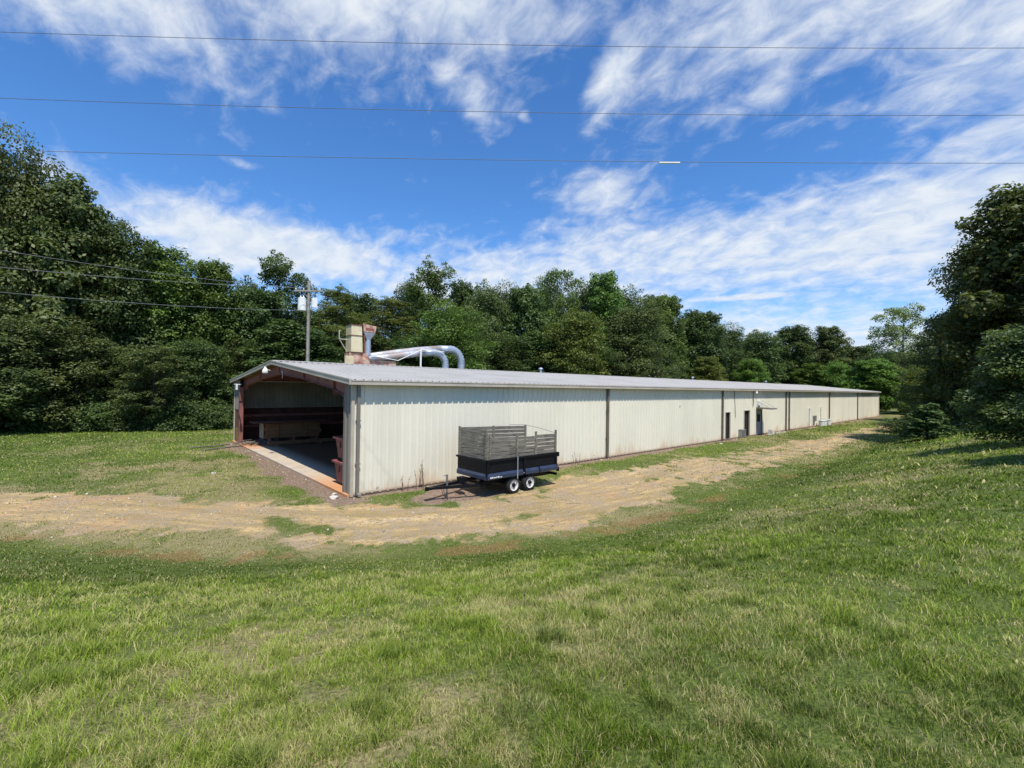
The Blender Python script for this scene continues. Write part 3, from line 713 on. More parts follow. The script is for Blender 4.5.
def rock(x, y, s, lab):
    bm = bmesh.new(); bmesh.ops.create_icosphere(bm, subdivisions=3, radius=1)
    for v in bm.verts:
        k = 1+.45*mnoise.noise(v.co*1.3+Vector((x*3, y, 0))); v.co = Vector((v.co.x*s*k, v.co.y*s*.75*k, v.co.z*s*.55*k))
    me_ = bpy.data.meshes.new('rock'); bm.to_mesh(me_); bm.free(); me_.materials.append(M['stone'])
    o_ = bpy.data.objects.new('rock', me_); col.objects.link(o_); o_.location = (x, y, gz(x, y)+s*.15)
    tag(o_, lab, 'rock', 'pale rocks')
rock(-.35, .62, .09, 'small white rock beside the foot of the corner post')
rock(-.55, .1, .14, 'larger pale rock on bare clay just outside the near corner')
rock(-2.9, 7.4, .10, 'lone pale stone in the yellowed turf before the open bay')
rock(26.5, -1.1, .13, 'flat pale stone on the clay below the long wall')
# tall dry weeds
for i, (x, y, n, hh, lab) in enumerate(((2.55, -.35, 6, 1.15, 'tall dry weed stalks against the wall behind the trailer tongue'), (1.9, -.3, 3, .6, 'short sparse weed at the wall left of the tall stalks'), (11.6, -.3, 4, .75, 'dry weed against the wall before the first long downspout'))):
    e = empty('weed', (x, y, gz(x, y)), lab, 'weed', 'dry weeds along the wall')
    mb = MB(); lf = MB(); random.seed(30+i)
    for k in range(n):
        a = random.uniform(0, 6.28); l = random.uniform(.1, .3)*hh; h_ = hh*random.uniform(.6, 1); b0 = Vector((random.uniform(-.2, .2), random.uniform(-.05, .05), 0))
        pts = [b0, b0+Vector((l*.3*math.cos(a), l*.15*math.sin(a), h_*.5)), b0+Vector((l*math.cos(a), l*.3*math.sin(a), h_))]
        mb.tube(pts, [.010, .008, .003], 5)
        for q in range(7):
            t_ = random.uniform(.25, 1); p = pts[0].lerp(pts[2], t_); b_ = random.uniform(0, 6.28); d = Vector((math.cos(b_), math.sin(b_)*.5, .6))*.10; s_ = Vector((-math.sin(b_), math.cos(b_), 0))*.012
            lf.add([p-s_, p+s_, p+d], [(0, 1, 2)])
    mb.build('stem', M['weed'], e); lf.build('leaves', M['weed'], e)

# ------------------------------------------------------------------ dump trailer
T = empty('dump_trailer', (3.6, -2.9, gz(5.3, -2.6)+.0), 'black and navy tandem dump trailer with tall grey board sides beside the long wall', 'trailer')
Lx, Wy = 3.6, 1.7                                    # box: x 0..3.6, y 0..1.7
mb = MB()                                            # steel box with open top
z0, z1, t_ = .70, 1.26, .03
mb.box(0, Lx, 0, t_, z0, z1); mb.box(0, Lx, Wy-t_, Wy, z0, z1); mb.box(0, t_, t_, Wy-t_, z0, z1); mb.box(Lx-t_, Lx, t_, Wy-t_, z0, z1)
mb.box(t_, Lx-t_, t_, Wy-t_, z0+.02, z0+.06)
mb.build('box', M['black'], T)
mb = MB()
for (a, b_) in (((-.04, -.03), (Lx+.04, -.03)), ((-.04, Wy+.03), (Lx+.04, Wy+.03)), ((-.03, -.06), (-.03, Wy+.06)), ((Lx+.03, -.06), (Lx+.03, Wy+.06))):
    mb.bar((*a, z1-.02), (*b_, z1-.02), .06, .07)
mb.build('top_rail', M['black'], T)
mb = MB()
for x in (.02, 1.78, Lx-.06): 
    for y in (-.05, Wy): mb = MB(); mb.box(x, x+.07, y, y+.05, z0, z1-.03); mb.build('side_post', M['black'], T)
mb = MB()                                            # lower navy skirt rail, bevelled
for (x0, x1, yy) in ((.02, 1.72, -.055), (1.86, 2.55, -.055), (2.62, Lx, -.055)):
    mb.prism([(yy, .57), (yy-.035, .60), (yy-.035, .71), (yy+.02, .79), (yy+.05, .79), (yy+.05, .57)], 0, x0, x1)
mb.prism([(-.02, .57), (-.06, .60), (-.06, .71), (-.02, .79), (.015, .79), (.015, .57)], 1, 0, Wy)
mb.prism([(Wy+.055, .57), (Wy+.09, .60), (Wy+.09, .71), (Wy+.04, .79), (Wy, .79), (Wy, .57)], 0, .02, Lx)
mb.build('skirt_rail', M['blue'], T)
mb = MB()                                            # worn decal on the skirt rail
for k, (a, l, h_) in enumerate(((.12, .07, .06), (.21, .05, .07), (.29, .08, .05), (.40, .04, .06), (.47, .07, .07), (.58, .10, .03))):
    mb.box(a, a+l, -.0925, -.0905, .63, .63+h_*.8)
mb.build('worn_decal', M['white'], T)
mb = MB()                                            # chassis
for y in (.35, Wy-.42): mb.box(-.15, Lx, y, y+.07, .40, .52)
for x in (.1, 1.2, 2.5, 3.4): mb.box(x, x+.07, .42, Wy-.42, .42, .50)
mb.box(Lx-.02, Lx+.06, .0, Wy, .42, .52)
mb.build('chassis', M['black'], T)
mb = MB(); pk = (-1.55, Wy/2-.05, .46)
mb.bar((.1, .3, .43), pk, .07, .10); mb.bar((.1, Wy-.35, .43), (pk[0], pk[1]+.1, .46), .07, .10); mb.bar((-.35, .55, .45), (-.35, Wy-.55, .45), .05, .06)
tg = mb.build('tongue', M['black'], T)
mb = MB(); mb.box(pk[0]-.32, pk[0]+.05, pk[1]-.04, pk[1]+.14, .42, .50); mb.tube([(pk[0]-.30, pk[1]+.05, .40), (pk[0]-.30, pk[1]+.05, .52)], .07, 12); mb.build('coupler', M['black'], tg)
mb = MB(); mb.tube([(-1.05, Wy/2, .02), (-1.05, Wy/2, .85)], .035, 10); mb.tube([(-1.05, Wy/2, .82), (-1.22, Wy/2-.05, .84)], .014, 6); mb.box(-1.15, -.95, Wy/2-.10, Wy/2+.10, 0, .02); mb.build('jack', simple('dull_steel', (.25, .25, .25), .5, .5), tg)
mb = MB(); mb.box(-.50, -.25, .75, 1.05, .50, .66); mb.box(-.52, -.23, .74, 1.06, .66, .68); mb.build('battery_box', M['black'], tg)
mb = MB()
for q in ((-1.3, .7), (-1.2, 1.0)):
    mb = MB(); mb.tube([(q[0], q[1], .42), (q[0]+.05, q[1]-.08, .14), (q[0]+.18, q[1]-.03, .03)], .012, 6); mb.build('safety_chain', M['rust'], tg)
for (x, s) in ((1.32, 0), (2.14, 0), (1.32, 1), (2.14, 1)):
    yo = -.02 if s == 0 else Wy+.02; sg = 1 if s == 0 else -1
    Ra = .315; mb = MB()
    prof = [(.20, 0), (.27, -.005), (.305, .02), (.315, .05), (.315, .14), (.305, .17), (.27, .19), (.20, .19)]
    vs = []; n = 32
    for (r, dpt) in prof:
        for k in range(n): vs.append((x+r*math.cos(2*math.pi*k/n), yo+sg*dpt, Ra+r*math.sin(2*math.pi*k/n)))
    fs = [(i*n+k, i*n+(k+1) % n, (i+1)*n+(k+1) % n, (i+1)*n+k) for i in range(len(prof)-1) for k in range(n)]
    mb.add(vs, fs); wh = MB(); 
    ty = mb.build('tyre', M['rubber'], T, smooth=True)
    vs = []; prof = [(.207, -.003), (.195, .006), (.18, .03), (.155, .045), (.135, .035), (.085, .03), (.075, .045)]
    for (r, dpt) in prof:
        for k in range(n): vs.append((x+r*math.cos(2*math.pi*k/n), yo+sg*dpt, Ra+r*math.sin(2*math.pi*k/n)))
    fs = [(i*n+k, i*n+(k+1) % n, (i+1)*n+(k+1) % n, (i+1)*n+k) for i in range(len(prof)-1) for k in range(n)]
    wh.add(vs, fs); rm = wh.build('rim', M['rimpaint'], ty, smooth=True)
    mb = MB(); mb.tube([(x, yo+sg*.05, Ra), (x, yo-sg*.015, Ra), (x, yo-sg*.03, Ra)], [.075, .06, .045], 16)
    for k in range(5): a = k*2*math.pi/5; mb.tube([(x+.11*math.cos(a), yo+sg*.034, Ra+.11*math.sin(a)), (x+.11*math.cos(a), yo+sg*.018, Ra+.11*math.sin(a))], .012, 6)
    mb.build('hub', M['black'], rm)
mb = MB()
for x in (1.32, 2.14): mb = MB(); mb.tube([(x, .12, .315), (x, Wy-.12, .315)], .035, 10); mb.build('axle', M['black'], T)
# board sides: (side, x0, x1, top)
random.seed(12)
def boards_x(name, x0, x1, y, za, zb, rows, drop=0, mat='greywood'):
    mb = MB(); hh = (zb-za)/rows
    for k in range(rows):
        j = [random.uniform(-.012, .012) for _ in range(4)]
        a = za+k*hh+.008; b_ = za+(k+1)*hh-.012
        mb.hexa([(x0+j[0],y,a+j[2]),(x1+j[1],y,a-drop+j[3]),(x1+j[1],y+.03,a-drop+j[3]),(x0+j[0],y+.03,a+j[2]),
                 (x0+j[0],y,b_+j[2]*.5),(x1+j[1],y,b_-drop+j[3]*.5),(x1+j[1],y+.03,b_-drop+j[3]*.5),(x0+j[0],y+.03,b_+j[2]*.5)])
    return mb.build(name, M[mat], T)
boards_x('near_side_boards', .14, 2.40, .035, 1.27, 2.02, 6, .02)
boards_x('near_side_boards', 2.47, 3.56, .035, 1.27, 2.03, 5, .01)
boards_x('far_side_boards', .05, 3.42, Wy-.07, 1.27, 2.33, 7, .10)
mb = MB()
for k in range(7):
    hh = 1.06/7; a = 1.27+k*hh+.008; b_ = 1.27+(k+1)*hh-.012; j = random.uniform(-.012, .012)
    mb.hexa([(.035,.03,a),(.065,.03,a),(.065,Wy-.03,a+j),(.035,Wy-.03,a+j),(.035,.03,b_),(.065,.03,b_),(.065,Wy-.03,b_+j),(.035,Wy-.03,b_+j)])
mb.build('front_boards', M['greywoody'], T)
mb = MB()
for (x, y, zt, zb) in ((.02, -.008, 2.18, 1.2), (.13, -.008, 2.12, 1.27), (1.42, -.008, 2.12, 1.25), (2.40, -.008, 2.16, 1.25), (3.52, -.008, 2.16, 1.1), (.09, Wy-.11, 2.3, 1.2), (1.6, Wy-.11, 2.3, 1.2), (3.36, Wy-.11, 2.26, 1.2)):
    mb = MB(); mb.box(x, x+.09, y, y+.04, zb, zt); mb.build('stake', M['greywoody'], T)
for y in (.01, Wy-.1): mb = MB(); mb.box(-.01, .032, y, y+.09, 1.2, 2.36); mb.build('stake', M['greywoody'], T)
mb = MB(); mb.box(1.40, 1.44, -.097, -.09, .48, 1.3); mb.build('strap', M['galv'], T)
mb = MB(); mb.tube([(2.45, Wy-.1, 2.3), (2.9, Wy*.7, 2.33), (3.3, Wy*.4, 2.2), (3.56, .05, 2.05)], .010, 6); mb.build('rope', M['wire'], T)
lens = simple('red_lens', (.25, .02, .015), .3)
for y in (-.02, Wy-.06):
    mb = MB(); mb.box(Lx+.06, Lx+.09, y, y+.1, .62, .78); mb.build('tail_lamp', lens, T)
for z in (1.10, .50): mb = MB(); mb.box(Lx+.03, Lx+.12, -.06, .02, z, z+.17); mb.build('gate_hinge', M['black'], T)

for ch in T.children:                                # the tipping body sits a little above the chassis
    if ch.name.split('.')[0] in ('box', 'top_rail', 'side_post', 'skirt_rail', 'worn_decal', 'near_side_boards', 'far_side_boards', 'front_boards', 'stake', 'strap', 'rope', 'tail_lamp', 'gate_hinge'): ch.location.z += .075

# ------------------------------------------------------------------ dust collector behind the building
D = empty('dust_collector', (9.3, 22.2, gz(9, 22)), 'cream and rusty dust collector tower with silver ducts rising behind the roof', 'dust collector')
mb = MB()
mb.hexa([(-.6,-.6,6.55),(.40,-.6,6.55),(.40,.6,6.55),(-.6,.6,6.55),(-.6,-.6,8.85),(.30,-.6,8.85),(.30,.6,8.85),(-.6,.6,8.85)])
mb.build('tower', M['cream'], D, bevel=.03)
mb = MB()
for z in (6.55, 7.95, 8.82): mb = MB(); mb.box(-.64, .43, -.64, .64, z, z+.06); mb.build('band', M['rust'], D)
mb = MB(); mb.box(-.72, .9, -.55, .55, 5.75, 6.52); mb.build('base_housing', M['creamred'], D)
mb = MB(); mb.hexa([(.50,-.5,8.35),(1.55,-.5,8.35),(1.55,.5,8.35),(.50,.5,8.35),(.42,-.55,9.05),(1.62,-.55,8.9),(1.62,.55,8.9),(.42,.55,9.05)])
mb.build('inlet_head', M['creamred'], D, bevel=.02)
mb = MB(); mb.box(.66, 1.42, -.53, -.505, 8.52, 8.84); mb.build('inlet_grille', M['redbin'], D)
mb = MB(); mb.add([(.50,-.5,8.33),(1.55,-.5,8.33),(1.55,.5,8.33),(.50,.5,8.33),(.92,-.2,7.72),(1.22,-.2,7.72),(1.22,.2,7.72),(.92,.2,7.72)], [(0,1,5,4),(1,2,6,5),(2,3,7,6),(3,0,4,7),(4,5,6,7),(0,3,2,1)])
mb.tube([(1.07, 0, 7.74), (1.07, 0, 6.4)], .27, 14); mb.build('hopper_cone', M['galv'], D)
mb = MB(); mb.bar((.62, -.35, 8.3), (.62, -.35, 6.2), .10, .10); mb.bar((.50, .4, 8.3), (.55, .4, 6.2), .08, .08); mb.build('stand', M['rust'], D)
mb = MB(); mb.tube([(-.8, -.3, 7.6), (-1.5, -.3, 7.6), (-1.5, -.3, 8.3), (-1.38, -.3, 8.3)], .05, 8); mb.tube([(-1.45, -.3, 7.55), (-.85, -.3, 6.6)], .035, 8); mb.build('ladder_bracket', M['trim'], D)
mb = MB(); mb.box(-1.15, -.45, -.8, -.61, 5.6, 6.25); mb.build('control_box', M['cream'], D)
mb = MB()
for (x, y) in ((-.65, -.5), (.8, -.5), (-.65, .5), (.8, .5)): mb = MB(); mb.bar((x, y, 0), (x, y, 5.75), .14, .14); mb.build('leg', M['rust'], D)
mb = MB(); mb.bar((-.65, -.5, .4), (.8, -.5, 5.4), .06, .06); mb.build('brace', M['rust'], D)
mb = MB(); mb.box(-.6, 3.4, -.75, -.2, 5.62, 6.0); mb.build('walkway', M['creamred'], D)
def duct(pts, r, bulges, name, mat):
    mb = MB(); mb.tube(pts, r, 20); o_ = mb.build(name, mat, D, smooth=True)
    b = MB()
    for i in bulges:
        p = Vector(pts[i]); d = (Vector(pts[min(i+1, len(pts)-1)])-Vector(pts[i-1])).normalized()
        ri = r[i] if isinstance(r, list) else r; b.tube([p-d*.025, p+d*.025], ri+.022, 20); b.build('duct_seam', M['galv'], o_); b = MB()
def elbow(cx_, y, cz, rad, a0, a1, n): return [(cx_+rad*math.cos(a0+(a1-a0)*k/n), y, cz+rad*math.sin(a0+(a1-a0)*k/n)) for k in range(n+1)]
# long duct sloping up to the far elbow
p1 = [(.9, .2, 6.30), (2.6, .2, 6.58), (4.4, .2, 6.88), (6.2, .2, 7.16), (8.5, .2, 7.46)]
duct(p1, [.24, .29, .33, .35, .35], [1, 2, 3], 'main_duct', M['galvrust'])
e1 = [(8.5, .2, 7.46), (9.5, .2, 7.50)]+elbow(9.75, .2, 6.2, 1.32, math.pi/2, 0, 7)+[(11.07, .2, 5.2), (11.07, .2, 0)]
duct(e1, .37, [2, 3, 4, 5, 6, 7, 8, 9], 'far_elbow_duct', M['galv'])
p2 = [(.9, -.75, 6.12), (2.6, -.75, 6.33), (4.6, -.75, 6.66), (6.2, -.75, 6.93)]
duct(p2, [.2, .26, .3, .33], [1, 2], 'branch_duct', M['galvrust'])
e2 = [(6.2, -.75, 6.93), (7.1, -.75, 7.0)]+elbow(7.4, -.75, 5.85, 1.15, math.pi/2, 0, 7)+[(8.55, -.75, 5.0), (8.55, -.75, 0)]
duct(e2, .33, [2, 3, 4, 5, 6, 7, 8, 9], 'near_elbow_duct', M['galv'])
mb = MB(); mb.bar((5.6, -1.2, 0), (5.6, -1.2, 7.25), .12, .12); mb.bar((5.6, -1.2, 7.2), (8.1, -1.2, 7.1), .07, .07); mb.build('duct_post', M['white'], D)
mb = MB(); mb.tube([(5.6, -1.2, 7.1), (3.4, -1.1, 6.05), (1.0, -1.0, 6.35)], .035, 8); mb.build('stay_pipe', M['white'], D)

# ------------------------------------------------------------------ utility pole and wires
Pl = empty('utility_pole', (6.15, 24.4, gz(6, 24)), 'weathered utility pole with a transformer can behind the open bay roof', 'utility pole')
mb = MB(); mb.tube([(0,0,0), (0,0,6), (0,0,12.5)], [.17, .145, .115], 14); mb.build('pole', M['pole'], Pl)
AX = Vector((.75, -.66, 0))
mb = MB(); mb.bar(AX*-1.25+Vector((0,-.17,11.65)), AX*1.05+Vector((0,-.17,11.65)), .10, .13); mb.bar(AX*-.6+Vector((0,-.14,11.6)), Vector((0,-.14,11.0)), .03, .03); mb.bar(AX*.6+Vector((0,-.14,11.6)), Vector((0,-.14,11.0)), .03, .03)
ca = mb.build('crossarm', M['pole'], Pl)
mb = MB()
for t_ in (-1.15, -.5, .85):
    p = AX*t_+Vector((0,-.17,11.72)); mb = MB(); mb.tube([p, p+Vector((0,0,.06)), p+Vector((0,0,.10)), p+Vector((0,0,.16)), p+Vector((0,0,.2))], [.03, .06, .035, .055, .02], 10); mb.build('insulator', M['white'], ca)
tr = AX*-.62+Vector((0, -.2, 0))
mb = MB(); mb.tube([tr+Vector((0,0,9.95)), tr+Vector((0,0,10.0)), tr+Vector((0,0,10.95)), tr+Vector((0,0,11.02)), tr+Vector((0,0,11.08))], [.30, .33, .33, .34, .20], 20)
mb.bar(tr*.5+Vector((0,0,10.75)), tr+Vector((0,0,10.75)), .1, .08); mb.bar(tr*.5+Vector((0,0,10.2)), tr+Vector((0,0,10.2)), .1, .08)
tc_ = mb.build('transformer', M['white'], Pl)
mb = MB()
for a in (-.12, .12): p = tr+AX*a+Vector((0,0,11.05)); mb = MB(); mb.tube([p, p+Vector((0,0,.08)), p+Vector((0,0,.14)), p+Vector((0,0,.24))], [.035, .06, .03, .02], 8); mb.build('bushing', M['white'], tc_)
q = AX*.42+Vector((0,-.1,0)); mb = MB(); mb.box(q.x-.2, q.x+.2, q.y-.16, q.y+.16, 10.25, 11.05); mb.build('switch_box', M['white'], Pl)
mb = MB(); mb.tube([(.02, -.16, 11.6), (.03, -.17, 9), (.02, -.19, 5.5), (.02, -.2, .2)], .014, 6); mb.build('ground_wire', M['wire'], Pl)
def wire(name, pts, sag, rad, label, group):
    a, b_ = Vector(pts[0]), Vector(pts[1]); n = 48
    mb = MB(); mb.tube([a.lerp(b_, k/n)-Vector((0,0,sag*4*(k/n)*(1-k/n))) for k in range(n+1)], rad, 6)
    o_ = mb.build(name, M['wire'], None); tag(o_, label, 'wire', group); return o_
base = Vector((6.15, 24.4, 0))
wire('service_wire', ((-20.87, 22.90, 11.72), (5.29, 24.99, 11.90)), .55, .014, 'upper of three service wires running left from the utility pole', 'service wires to the utility pole')
wire('service_wire', ((-21.75, 23.69, 10.16), (6.79, 23.67, 11.90)), .55, .014, 'middle of three service wires running left from the utility pole', 'service wires to the utility pole')
wire('service_wire', ((-21.33, 23.34, 9.01), (6.15, 24.23, 10.00)), .55, .014, 'lowest of three service wires running left from the utility pole', 'service wires to the utility pole')

wire('power_line', ((-23.25, 14.45, 12.99), (24.98, -28.59, 12.96)), 0.820, .006, 'topmost thin wire crossing the whole sky', 'power lines across the sky')
wire('power_line', ((-23.22, 14.45, 11.48), (25.01, -28.60, 11.38)), 0.903, .006, 'middle thin wire crossing the whole sky', 'power lines across the sky')
wire('power_line', ((-23.20, 14.44, 9.86), (25.02, -28.60, 10.01)), 0.574, .006, 'lowest full width sky wire, with a white sleeve clipped on it', 'power lines across the sky')
mb = MB(); mb.tube([(3.53, -9.49, 9.32), (3.91, -9.82, 9.33)], .022, 8); s_ = mb.build('wire_sleeve', M['white'], bpy.data.objects['power_line.002'])


# ------------------------------------------------------------------ trees
def leaf_mesh(name, centers, normals, size, rng, tintv, asp=.62):
    n = len(centers)
    nr = normals/np.maximum(np.linalg.norm(normals, axis=1, keepdims=True), 1e-6)
    rv = rng.normal(size=(n, 3)); u = np.cross(nr, rv); u /= np.maximum(np.linalg.norm(u, axis=1, keepdims=True), 1e-6); v = np.cross(nr, u)
    sz = size[:, None]
    dr = nr*sz*rng.uniform(-.25, .1, (n, 1))
    vs = np.stack([centers-u*sz*.5, centers-v*sz*asp*.5+dr*.4, centers+u*sz*.5+dr, centers+v*sz*asp*.5+dr*.4], 1)
    b = (np.arange(n)*4)[:, None]
    me_ = fast_mesh(name, vs.reshape(-1, 3), (b+np.arange(4)).ravel(), np.arange(n)*4)
    set_attr(me_, 'leaf', np.repeat(tintv, 4)); me_.materials.append(M['leaf']); return me_
def gen_tree(kind, seed, nleaf, Ht=18., Rd=5.):
    """returns trunk mesh and crown mesh at nominal size"""
    rng = np.random.default_rng(seed); random.seed(seed)
    tb = MB(); blobs = []; cb = {'broad': .10, 'oval': .08, 'pine': .30, 'airy': .15, 'cedar': .02, 'shrub': .0}[kind]
    tr_r = Ht*.016; bend = Vector((random.uniform(-.5, .5), random.uniform(-.5, .5), 0))
    def axisp(t): return Vector((bend.x*math.sin(t*2.5), bend.y*math.sin(t*2.1), Ht*t))
    top_t = .93
    tb.tube([axisp(top_t*k/10)-Vector((0,0,.4 if k == 0 else 0)) for k in range(11)], [tr_r*(1.25 if k == 0 else 1)*(1-.85*k/10) for k in range(11)], 9)
    def env(t):                                     # crown radius by height fraction
        if kind == 'broad': return Rd*(math.sin(math.pi*min(1, (t-cb)/(1-cb)*.80+.10))**.5)*(1-.25*t)
        if kind == 'oval': return Rd*(math.sin(math.pi*min(1, (t-cb)/(1-cb)*.74+.15))**.65)*(1.05-.42*t)
        if kind == 'airy': return Rd*(math.sin(math.pi*min(1, (t-cb)/(1-cb)*.80+.09))**.7)
        if kind == 'pine': return Rd*max(.05, 1-((t-.35)/.68)**2*.9)*.9 if t > .3 else Rd*.5
        if kind == 'cedar': return Rd*max(.04, (1-t)**.8)*1.05
        return Rd*math.sqrt(max(.02, 1-t*t))
    nl = {'broad': 64, 'oval': 60, 'pine': 54, 'airy': 44, 'cedar': 60, 'shrub': 26}[kind]
    for i in range(nl):
        t = cb+(.985-cb)*((i+random.random()*.8)/nl)**.9; a = i*2.39996+random.uniform(-.5, .5)
        er = max(env(t), .25)*random.uniform(.62, 1.12)
        rise = {'broad': .10, 'oval': .12, 'pine': .02, 'airy': .16, 'cedar': .10, 'shrub': .1}[kind]
        p0 = axisp(min(max(.12, t-rise), top_t)); p1 = axisp(min(t, .97)); e_ = Vector((p1.x+er*math.cos(a), p1.y+er*math.sin(a), Ht*t))
        if i % 2 == 0 or kind == 'airy':
            mid = p0.lerp(e_, .5)+Vector((0, 0, Ht*.012)); r0 = tr_r*(1-.8*t)*.5
            tb.tube([p0, mid, p0.lerp(e_, .92)], [r0, r0*.6, r0*.2], 5, False)
        br = {'broad': .24, 'oval': .24, 'pine': .20, 'airy': .20, 'cedar': .16, 'shrub': .36}[kind]*Rd
        flat = {'broad': .85, 'oval': .95, 'pine': .36, 'airy': .75, 'cedar': .5, 'shrub': .7}[kind]
        for f in ((.88, .55) if kind != 'airy' else (.92, .6)):
            c = p1.lerp(e_, f)+Vector((random.gauss(0, .12)*Rd*.6, random.gauss(0, .12)*Rd*.6, random.gauss(0, .02)*Ht))
            rr = br*random.uniform(.55, 1.25)*(1 if f > .7 else 1.15)
            blobs.append((c, rr, flat, random.random()))
            for q in range(2):                      # small sprays that break the outline
                dv = Vector((random.gauss(0, 1), random.gauss(0, 1), random.gauss(.25, .7))).normalized()
                blobs.append((c+dv*rr*random.uniform(.8, 1.15), rr*random.uniform(.28, .5), flat, random.random()))
    if kind in ('broad', 'oval', 'airy'): blobs.append((axisp(.95), Rd*.2, .9, .5))
    ws = np.array([b[1]**2 for b in blobs]); cnt = rng.multinomial(nleaf, ws/ws.sum())
    cs, ns, tv = [], [], []
    for (c, rr, fl, tn), k in zip(blobs, cnt):
        d = rng.normal(size=(k, 3)); d /= np.linalg.norm(d, axis=1, keepdims=True)
        d[:, 2] = np.where(rng.random(k) < .35, np.abs(d[:, 2]), d[:, 2])
        rad = rr*np.clip(rng.normal(.86, .18, k), .2, 1.25)
        # ragged, twig-like density inside the clump
        p = d*rad[:, None]*np.array([1, 1, fl]); cs.append(p+np.array(c))
        nrm = d*.8+rng.normal(size=(k, 3))*.55+np.array([0, 0, .65]); ns.append(nrm)
        tv.append(np.clip(.18+.50*tn+rng.normal(0, .18, k), 0, 1))
    cs = np.concatenate(cs); ns = np.concatenate(ns); tv = np.concatenate(tv)
    kz = cs[:, 2] > .12; cs, ns, tv = cs[kz], ns[kz], tv[kz]
    top_ = np.percentile(cs[:, 2], 99.7); cs[:, 2] *= Ht/top_
    base_s = {'broad': .27, 'oval': .26, 'pine': .24, 'airy': .24, 'cedar': .16, 'shrub': .13}[kind]
    base_s *= {1: .8, 2: 1.0, 3: 1.2, 12: .55}.get(seed, 1); size = base_s*rng.uniform(.6, 1.35, len(cs))
    cr = leaf_mesh('crown', cs, ns, size, rng, tv, .30 if kind == 'pine' else .62)
    tm = bpy.data.meshes.new('trunk'); tm.from_pydata([tuple(v) for v in tb.v], [], tb.f); tm.update()
    for p in tm.polygons: p.use_smooth = True
    tm.materials.append(M['bark']); return tm, cr, Ht, Rd
V = {'broad0': gen_tree('broad', 1, 44000), 'broad1': gen_tree('broad', 2, 44000, 18, 5.5), 'broad2': gen_tree('broad', 3, 44000),
     'oval0': gen_tree('oval', 4, 40000, 18, 4), 'oval1': gen_tree('oval', 5, 40000, 18, 4.2),
     'pine0': gen_tree('pine', 6, 34000, 18, 4.5), 'airy0': gen_tree('airy', 7, 22000, 18, 5), 'airy1': gen_tree('airy', 8, 26000, 18, 4.6),
     'cedar0': gen_tree('cedar', 9, 16000, 3.2, 1.5), 'shrub0': gen_tree('shrub', 10, 9000, 2.4, 1.8), 'shrub1': gen_tree('shrub', 11, 9000, 2.6, 1.7),
     'small0': gen_tree('oval', 12, 60000, 7, 2.6)}
cnt_t = 0
def plant(name, cat, var, x, y, h, wd, label, tint=(1, 1, 1), group=None):
    global cnt_t
    cnt_t += 1
    tm, cr, Ht, Rd = V[var]; e = empty(name, (x, y, gz(x, y)), label, cat, group, (cnt_t*2.4) % 6.28)
    sx_ = wd/(2*Rd); sz_ = h/Ht
    for nm, me_ in (('trunk', tm), ('crown', cr)):
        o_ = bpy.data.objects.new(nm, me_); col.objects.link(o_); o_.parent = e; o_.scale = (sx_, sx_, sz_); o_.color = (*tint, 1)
    return e
